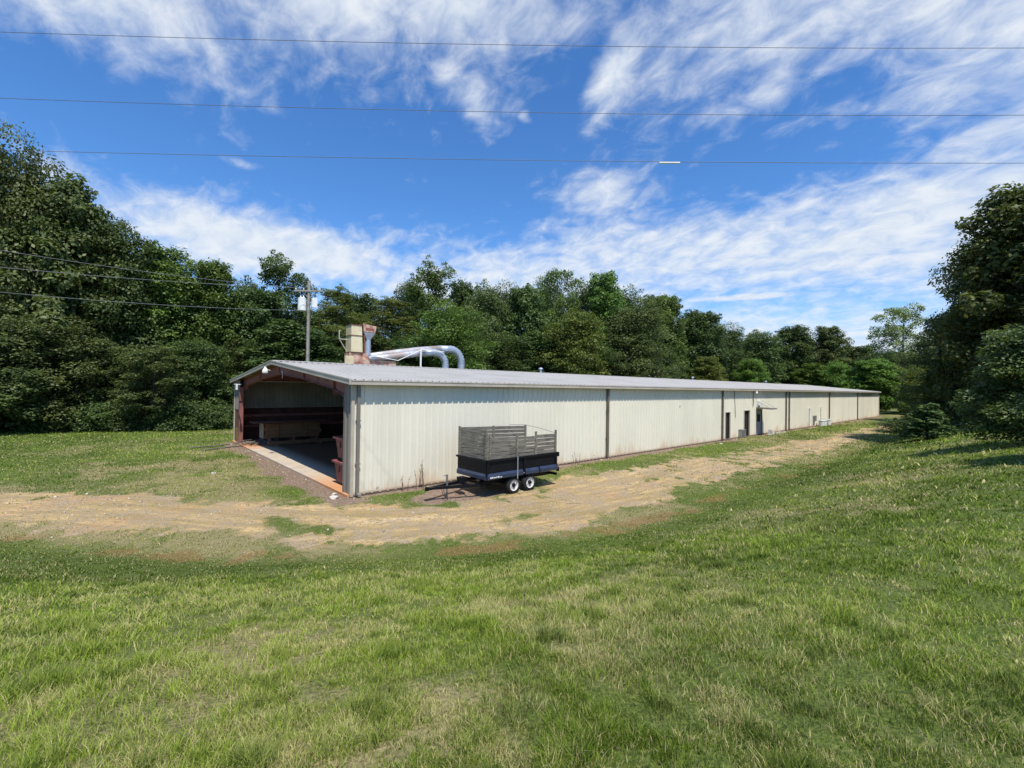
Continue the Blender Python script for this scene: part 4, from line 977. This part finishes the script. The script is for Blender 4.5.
TREES = [
    ('tree', 'tree', 'broad1', -16.53, 43.21, 22.53, 13, 'dark tree cut by the left picture edge, behind the tallest one', (0.85, 0.9, 0.9), None),
    ('tree', 'tree', 'broad0', -12.31, 38.09, 23.37, 9, 'tallest grey green tree rising at the left edge of the wood', (1.25, 1.12, 1.25), None),
    ('tree', 'tree', 'broad2', -8.82, 37.68, 20.16, 9.5, 'broad greyish tree just right of the tallest left tree', (1.25, 1.12, 1.25), None),
    ('tree', 'tree', 'broad1', -5.86, 37.75, 17.73, 9, 'rounded tree sloping down the left wood, third from the picture edge', (1, 1, 1), None),
    ('tree', 'tree', 'oval0', -2.25, 38.56, 16.48, 8, 'bright green pointed tree halfway along the left wood', (1.25, 1.35, 1.0), None),
    ('tree', 'tree', 'oval1', 1.37, 38.02, 15.84, 8, 'round topped bright tree left of the utility pole and behind the open bay corner', (1.25, 1.35, 1.0), None),
    ('tree', 'tree', 'broad2', 4.77, 39.02, 13.95, 8, 'dark lower tree just left of the utility pole', (0.85, 0.9, 0.9), None),
    ('tree', 'tree', 'airy1', 8.55, 40.97, 18.29, 9, 'loose leafy tree directly behind the utility pole', (1, 1, 1), None),
    ('tree', 'tree', 'pine0', 14.91, 40.67, 15.8, 10, 'brown green pine behind the dust collector tower', (1.45, 1.25, 0.9), None),
    ('tree', 'tree', 'pine0', 20.28, 38.58, 15.04, 11, 'spreading dark pine above the silver ducts', (1.45, 1.25, 0.9), None),
    ('tree', 'tree', 'airy1', 26.53, 38.31, 20.55, 9, 'tall leafy tree with a high clear crown above the silver elbows', (1.25, 1.35, 1.0), None),
    ('tree', 'tree', 'broad0', 22.59, 28.49, 13.18, 11, 'rounded bright green tree close behind the silver elbows', (1.25, 1.35, 1.0), None),
    ('tree', 'tree', 'broad1', 33.12, 35.13, 18.1, 9, 'grey tinged tree right of the silver elbows', (1.25, 1.12, 1.25), None),
    ('tree', 'tree', 'broad2', 38.59, 32.92, 18.33, 9, 'middle height tree at the centre of the rear treeline', (1, 1, 1), None),
    ('tree', 'tree', 'airy0', 47.01, 33.41, 22.6, 9, 'tree with a pointed top rising over the centre treeline', (1.25, 1.35, 1.0), None),
    ('tree', 'tree', 'oval0', 50.38, 27.73, 21.56, 9, 'tallest bright peaked tree in the right half of the rear treeline', (1.25, 1.35, 1.0), None),
    ('tree', 'tree', 'broad1', 39.69, 23.94, 13.94, 10, 'olive tree in front of two taller ones in the rear treeline', (1.45, 1.25, 0.9), None),
    ('tree', 'tree', 'broad0', 51.33, 21.57, 16.85, 12, 'wide olive grey tree above the middle of the long roof', (1.25, 1.12, 1.25), None),
    ('tree', 'tree', 'oval1', 65.4, 25.06, 19.97, 9, 'green shouldered tree where the treeline starts to fall', (1.25, 1.35, 1.0), None),
    ('tree', 'tree', 'broad2', 77.33, 25.15, 18.87, 11, 'dark tree on the falling right shoulder of the treeline', (0.85, 0.9, 0.9), None),
    ('tree', 'tree', 'broad0', 87.45, 24.17, 17.36, 12, 'dark tree behind the downspout by the first doorway', (0.85, 0.9, 0.9), None),
    ('tree', 'tree', 'broad1', 100.57, 23.19, 16.88, 13, 'tree behind the small awning, level with its neighbours', (1, 1, 1), None),
    ('tree', 'tree', 'oval1', 111.78, 19.87, 18.8, 13, 'rounded distant tree over the far third of the roof', (1, 1, 1), None),
    ('tree', 'tree', 'oval0', 121.19, 15.48, 19.36, 11, 'distant peaked tree right of the rounded one over the far roof', (1.25, 1.12, 1.25), None),
    ('tree', 'tree', 'broad2', 138.13, 13.8, 15.95, 14, 'low distant tree beyond the far roof end', (1, 1, 1), None),
    ('tree', 'tree', 'broad0', 136.7, 7.05, 14.46, 12, 'dark distant tree at the foot of the pale open one', (0.85, 0.9, 0.9), None),
    ('tree', 'tree', 'airy0', 108.67, -0.16, 20.78, 12, 'pale open crowned tree standing above the far end of the building', (1.9, 1.6, 1.5), None),
    ('tree', 'tree', 'oval1', 82.45, 17.99, 9.61, 8, 'small bright round tree peeping over the roof above the awning', (1.45, 1.6, 1.0), None),
    ('tree', 'tree', 'oval0', 66.51, 18.82, 9.31, 7, 'small olive tree peeping over the roof before the awning', (1.45, 1.25, 0.9), None),
    ('tree', 'tree', 'oval0', 107.26, 14.61, 9.88, 9, 'bright low tree over the far roof, left one of a pair', (1.45, 1.6, 1.0), None),
    ('tree', 'tree', 'broad1', 108.73, 10.62, 10.24, 9, 'bright low tree over the far roof, rightmost of the pair', (1.45, 1.6, 1.0), None),
    ('tree', 'tree', 'broad2', 99.04, 3.18, 9.92, 10, 'wide light green tree close beyond the building end', (1.45, 1.6, 1.0), None),
    ('tree', 'tree', 'broad0', 111.48, 0.13, 9.26, 10, 'olive tree between the building end and the dark right cluster', (1.45, 1.25, 0.9), None),
    ('tree', 'tree', 'broad2', -12.32, 32.89, 7.34, 7, 'low grey leaved tree hugging the left picture edge', (1.25, 1.12, 1.25), None),
    ('tree', 'tree', 'broad1', -9.15, 34.07, 8.67, 8, 'mottled low tree in front of the tallest left trees', (1.25, 1.12, 1.25), None),
    ('tree', 'tree', 'airy1', -3.86, 30.71, 6.77, 7, 'silvery leaved young tree low at the front of the left wood', (1.25, 1.12, 1.25), None),
    ('tree', 'tree', 'broad0', -6.53, 35.78, 6.28, 7, 'dark understory tree left of the silvery young one', (1, 1, 1), None),
    ('tree', 'tree', 'broad1', -0.43, 33.0, 7.61, 7, 'dark understory tree nearest the open bay left corner', (1, 1, 1), None),
    ('tree', 'tree', 'broad0', 3.27, 36.4, 8.13, 7, 'understory tree showing just above the open bay ridge', (1, 1, 1), None),
    ('tree', 'tree', 'broad1', 43.11, -13.98, 14.41, 7.2, 'tall dark tree leading the right hand cluster', (1, 1, 1), None),
    ('tree', 'tree', 'broad2', 39.51, -16.15, 15.58, 10, 'highest dark tree cut by the right picture edge', (1.25, 1.12, 1.25), None),
    ('tree', 'tree', 'oval1', 45.39, -11.94, 9.3, 6, 'lower tree on the left flank of the right hand cluster', (1, 1, 1), None),
    ('tree', 'tree', 'broad0', 52.64, -8.99, 6.36, 5, 'olive low tree at the left foot of the right hand cluster', (1.45, 1.25, 0.9), None),
    ('tree', 'tree', 'broad0', 50.06, -14.75, 7.47, 8, 'dark low tree filling the middle of the right hand cluster', (1, 1, 1), None),
    ('small_tree', 'tree', 'small0', 19.63, -15.71, 4.35, 4.6, 'near small tree with bright leaves at the right picture edge', (1.25, 1.12, 1.25), None),
    ('tree', 'tree', 'small0', 13.38, -17.51, 4.07, 4.5, 'small tree standing on the bank outside the right picture edge', (1, 1, 1), None),
    ('cedar_bush', 'bush', 'cedar0', 34.12, -11.19, 2.34, 3.4, 'feathery cedar bush on the bank beside the drive', (1, 1, 1), None),
    ('bush', 'bush', 'shrub0', 40.73, -13.06, 0.66, 3.2, 'low bush under the dark right hand cluster', (1, 1, 1), None),
    ('bush', 'bush', 'shrub1', 33.38, -14.55, 0.25, 2.6, 'low bush under the near bright leaved tree', (1, 1, 1), None),
    ('bush', 'bush', 'shrub0', 51.49, -7.91, 1.83, 4, 'rounded bush where the drive passes the dark cluster', (1, 1, 1), None),
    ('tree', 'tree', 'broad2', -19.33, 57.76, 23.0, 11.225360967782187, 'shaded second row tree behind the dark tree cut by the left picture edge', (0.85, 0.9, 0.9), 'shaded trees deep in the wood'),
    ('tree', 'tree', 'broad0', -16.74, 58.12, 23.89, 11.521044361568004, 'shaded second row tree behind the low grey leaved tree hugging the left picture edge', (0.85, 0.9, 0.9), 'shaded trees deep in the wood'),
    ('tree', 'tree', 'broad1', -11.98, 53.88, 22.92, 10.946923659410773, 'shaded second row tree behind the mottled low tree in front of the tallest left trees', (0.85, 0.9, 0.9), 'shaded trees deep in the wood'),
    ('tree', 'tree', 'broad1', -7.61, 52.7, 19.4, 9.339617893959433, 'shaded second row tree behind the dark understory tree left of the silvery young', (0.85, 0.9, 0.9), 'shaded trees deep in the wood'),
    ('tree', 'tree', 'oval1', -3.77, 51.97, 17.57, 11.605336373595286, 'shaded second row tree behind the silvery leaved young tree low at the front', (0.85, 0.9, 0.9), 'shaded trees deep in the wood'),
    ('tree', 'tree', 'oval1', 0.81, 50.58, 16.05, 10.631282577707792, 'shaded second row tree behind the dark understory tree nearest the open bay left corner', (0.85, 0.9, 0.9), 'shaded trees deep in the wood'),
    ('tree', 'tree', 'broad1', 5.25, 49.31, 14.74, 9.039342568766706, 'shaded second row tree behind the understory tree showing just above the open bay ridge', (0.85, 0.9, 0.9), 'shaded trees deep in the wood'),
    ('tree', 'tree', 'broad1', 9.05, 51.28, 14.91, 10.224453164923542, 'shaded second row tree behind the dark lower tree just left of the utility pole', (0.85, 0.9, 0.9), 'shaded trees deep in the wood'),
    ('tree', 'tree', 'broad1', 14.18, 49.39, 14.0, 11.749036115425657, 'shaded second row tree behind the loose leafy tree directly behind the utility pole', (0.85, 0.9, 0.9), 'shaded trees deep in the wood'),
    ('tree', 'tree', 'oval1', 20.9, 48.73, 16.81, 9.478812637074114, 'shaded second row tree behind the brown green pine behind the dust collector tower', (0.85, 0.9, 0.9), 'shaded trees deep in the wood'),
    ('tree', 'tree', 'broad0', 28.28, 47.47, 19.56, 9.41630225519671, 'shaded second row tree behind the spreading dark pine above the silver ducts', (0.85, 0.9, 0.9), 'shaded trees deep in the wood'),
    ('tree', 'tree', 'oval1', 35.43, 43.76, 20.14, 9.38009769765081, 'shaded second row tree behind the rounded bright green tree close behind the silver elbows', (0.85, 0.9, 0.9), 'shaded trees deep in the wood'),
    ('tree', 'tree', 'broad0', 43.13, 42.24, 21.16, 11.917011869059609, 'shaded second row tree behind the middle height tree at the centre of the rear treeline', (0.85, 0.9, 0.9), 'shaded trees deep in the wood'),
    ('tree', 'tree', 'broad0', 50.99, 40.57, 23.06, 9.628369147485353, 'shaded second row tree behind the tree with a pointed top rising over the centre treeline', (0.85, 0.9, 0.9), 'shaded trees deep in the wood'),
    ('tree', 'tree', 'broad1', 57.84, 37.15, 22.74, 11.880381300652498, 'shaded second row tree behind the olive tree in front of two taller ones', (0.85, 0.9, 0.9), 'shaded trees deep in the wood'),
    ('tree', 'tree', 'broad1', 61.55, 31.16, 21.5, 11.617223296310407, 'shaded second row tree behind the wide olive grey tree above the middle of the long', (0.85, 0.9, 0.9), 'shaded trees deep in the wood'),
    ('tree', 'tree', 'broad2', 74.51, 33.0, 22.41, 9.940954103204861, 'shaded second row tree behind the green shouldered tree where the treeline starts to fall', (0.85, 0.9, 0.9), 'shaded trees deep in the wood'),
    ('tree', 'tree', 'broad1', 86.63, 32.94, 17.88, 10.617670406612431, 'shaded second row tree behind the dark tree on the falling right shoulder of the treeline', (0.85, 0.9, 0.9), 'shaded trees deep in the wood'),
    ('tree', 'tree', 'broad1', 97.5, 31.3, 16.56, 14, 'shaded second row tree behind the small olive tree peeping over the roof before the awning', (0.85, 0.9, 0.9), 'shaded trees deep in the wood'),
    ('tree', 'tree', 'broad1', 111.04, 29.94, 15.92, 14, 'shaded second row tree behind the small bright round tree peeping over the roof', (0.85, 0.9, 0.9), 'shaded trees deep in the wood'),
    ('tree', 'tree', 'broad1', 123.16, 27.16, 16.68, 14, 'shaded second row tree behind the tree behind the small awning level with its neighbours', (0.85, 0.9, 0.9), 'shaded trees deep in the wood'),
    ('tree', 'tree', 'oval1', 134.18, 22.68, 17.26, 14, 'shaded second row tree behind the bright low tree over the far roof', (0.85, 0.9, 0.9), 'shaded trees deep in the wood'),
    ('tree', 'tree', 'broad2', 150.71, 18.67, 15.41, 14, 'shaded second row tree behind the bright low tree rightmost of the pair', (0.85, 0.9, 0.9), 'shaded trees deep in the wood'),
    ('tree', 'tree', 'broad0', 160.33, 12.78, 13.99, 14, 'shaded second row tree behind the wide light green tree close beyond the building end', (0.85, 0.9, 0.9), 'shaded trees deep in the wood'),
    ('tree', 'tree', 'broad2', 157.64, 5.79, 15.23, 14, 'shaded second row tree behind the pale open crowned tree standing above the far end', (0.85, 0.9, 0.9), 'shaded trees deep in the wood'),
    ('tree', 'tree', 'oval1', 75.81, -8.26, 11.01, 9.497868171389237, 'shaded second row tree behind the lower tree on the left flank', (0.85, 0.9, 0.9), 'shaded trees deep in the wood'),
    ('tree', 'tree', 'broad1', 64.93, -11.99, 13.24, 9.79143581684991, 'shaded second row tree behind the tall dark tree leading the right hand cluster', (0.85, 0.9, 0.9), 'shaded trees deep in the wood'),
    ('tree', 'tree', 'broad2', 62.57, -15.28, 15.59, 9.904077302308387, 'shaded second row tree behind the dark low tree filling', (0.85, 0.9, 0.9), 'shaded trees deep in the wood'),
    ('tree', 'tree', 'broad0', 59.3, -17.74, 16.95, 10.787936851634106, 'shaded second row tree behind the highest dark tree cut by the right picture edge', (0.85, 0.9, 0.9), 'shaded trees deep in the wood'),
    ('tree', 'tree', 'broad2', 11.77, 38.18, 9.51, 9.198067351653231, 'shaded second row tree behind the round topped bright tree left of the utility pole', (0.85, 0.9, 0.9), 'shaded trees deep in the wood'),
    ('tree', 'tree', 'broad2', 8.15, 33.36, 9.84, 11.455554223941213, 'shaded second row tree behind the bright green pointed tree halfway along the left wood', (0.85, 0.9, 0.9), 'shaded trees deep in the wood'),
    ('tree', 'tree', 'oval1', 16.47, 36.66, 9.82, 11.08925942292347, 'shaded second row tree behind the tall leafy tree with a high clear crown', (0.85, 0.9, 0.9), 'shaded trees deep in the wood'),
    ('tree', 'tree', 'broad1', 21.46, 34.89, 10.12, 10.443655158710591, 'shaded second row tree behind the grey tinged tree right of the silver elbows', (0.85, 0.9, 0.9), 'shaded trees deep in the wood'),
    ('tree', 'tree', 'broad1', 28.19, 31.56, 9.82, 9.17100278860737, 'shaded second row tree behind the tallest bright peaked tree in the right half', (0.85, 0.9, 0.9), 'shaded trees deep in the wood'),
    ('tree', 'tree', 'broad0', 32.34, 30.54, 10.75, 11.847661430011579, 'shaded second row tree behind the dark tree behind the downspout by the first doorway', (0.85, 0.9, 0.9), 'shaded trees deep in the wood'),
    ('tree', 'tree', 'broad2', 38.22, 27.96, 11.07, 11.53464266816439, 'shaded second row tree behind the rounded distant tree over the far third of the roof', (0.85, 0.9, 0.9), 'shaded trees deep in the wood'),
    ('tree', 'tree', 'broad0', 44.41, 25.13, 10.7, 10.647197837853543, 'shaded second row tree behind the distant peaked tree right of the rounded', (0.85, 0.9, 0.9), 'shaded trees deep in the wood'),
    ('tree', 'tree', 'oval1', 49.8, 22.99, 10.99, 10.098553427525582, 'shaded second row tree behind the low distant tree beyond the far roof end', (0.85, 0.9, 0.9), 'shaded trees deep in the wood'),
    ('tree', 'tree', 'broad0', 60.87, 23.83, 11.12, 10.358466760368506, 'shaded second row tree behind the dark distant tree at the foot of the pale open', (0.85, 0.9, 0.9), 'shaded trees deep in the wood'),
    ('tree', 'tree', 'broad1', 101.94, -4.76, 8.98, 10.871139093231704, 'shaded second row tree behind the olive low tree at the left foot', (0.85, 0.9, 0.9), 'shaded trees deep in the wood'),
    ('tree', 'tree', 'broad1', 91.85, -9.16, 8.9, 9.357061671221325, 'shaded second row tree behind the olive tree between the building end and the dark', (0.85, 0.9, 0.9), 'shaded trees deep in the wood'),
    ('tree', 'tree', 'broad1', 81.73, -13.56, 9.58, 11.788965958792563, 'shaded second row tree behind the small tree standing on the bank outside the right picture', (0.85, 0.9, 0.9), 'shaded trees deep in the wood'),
    ('bush', 'bush', 'shrub1', -13.23, 35.1, 2.34, 3.6132581756636144, 'leafy shrub at the shaded foot of the left wood, first from the left', (1, 1, 1), 'shrubs along the wood edge'),
    ('bush', 'bush', 'shrub1', -11.48, 34.88, 1.95, 4.271253310364799, 'leafy shrub at the shaded foot of the left wood, second from the left', (1, 1, 1), 'shrubs along the wood edge'),
    ('bush', 'bush', 'shrub1', -9.86, 34.1, 2.49, 4.130723617638795, 'leafy shrub at the shaded foot of the left wood, third from the left', (1, 1, 1), 'shrubs along the wood edge'),
    ('bush', 'bush', 'shrub0', -8.17, 33.27, 2.04, 3.907716045514328, 'leafy shrub at the shaded foot of the left wood, fourth from the left', (1, 1, 1), 'shrubs along the wood edge'),
    ('bush', 'bush', 'shrub1', -6.45, 32.4, 2.37, 4.231633183025096, 'leafy shrub at the shaded foot of the left wood, fifth from the left', (1, 1, 1), 'shrubs along the wood edge'),
    ('bush', 'bush', 'shrub0', -4.68, 31.48, 2.71, 3.7195720220726747, 'leafy shrub at the shaded foot of the left wood, sixth from the left', (1, 1, 1), 'shrubs along the wood edge'),
    ('bush', 'bush', 'shrub0', -2.85, 30.52, 2.24, 3.450180071658557, 'leafy shrub at the shaded foot of the left wood, seventh from the left', (1, 1, 1), 'shrubs along the wood edge'),
    ('bush', 'bush', 'shrub1', -1.28, 29.79, 2.58, 4.301704622639975, 'leafy shrub at the shaded foot of the left wood, eighth from the left', (1, 1, 1), 'shrubs along the wood edge'),
    ('bush', 'bush', 'shrub1', 0.42, 29.61, 2.07, 3.5308116518634347, 'leafy shrub at the shaded foot of the left wood, ninth from the left', (1, 1, 1), 'shrubs along the wood edge'),
    ('bush', 'bush', 'shrub0', 1.56, 29.94, 2.22, 3.5749404432114886, 'leafy shrub at the shaded foot of the left wood, tenth from the left', (1, 1, 1), 'shrubs along the wood edge'),
]
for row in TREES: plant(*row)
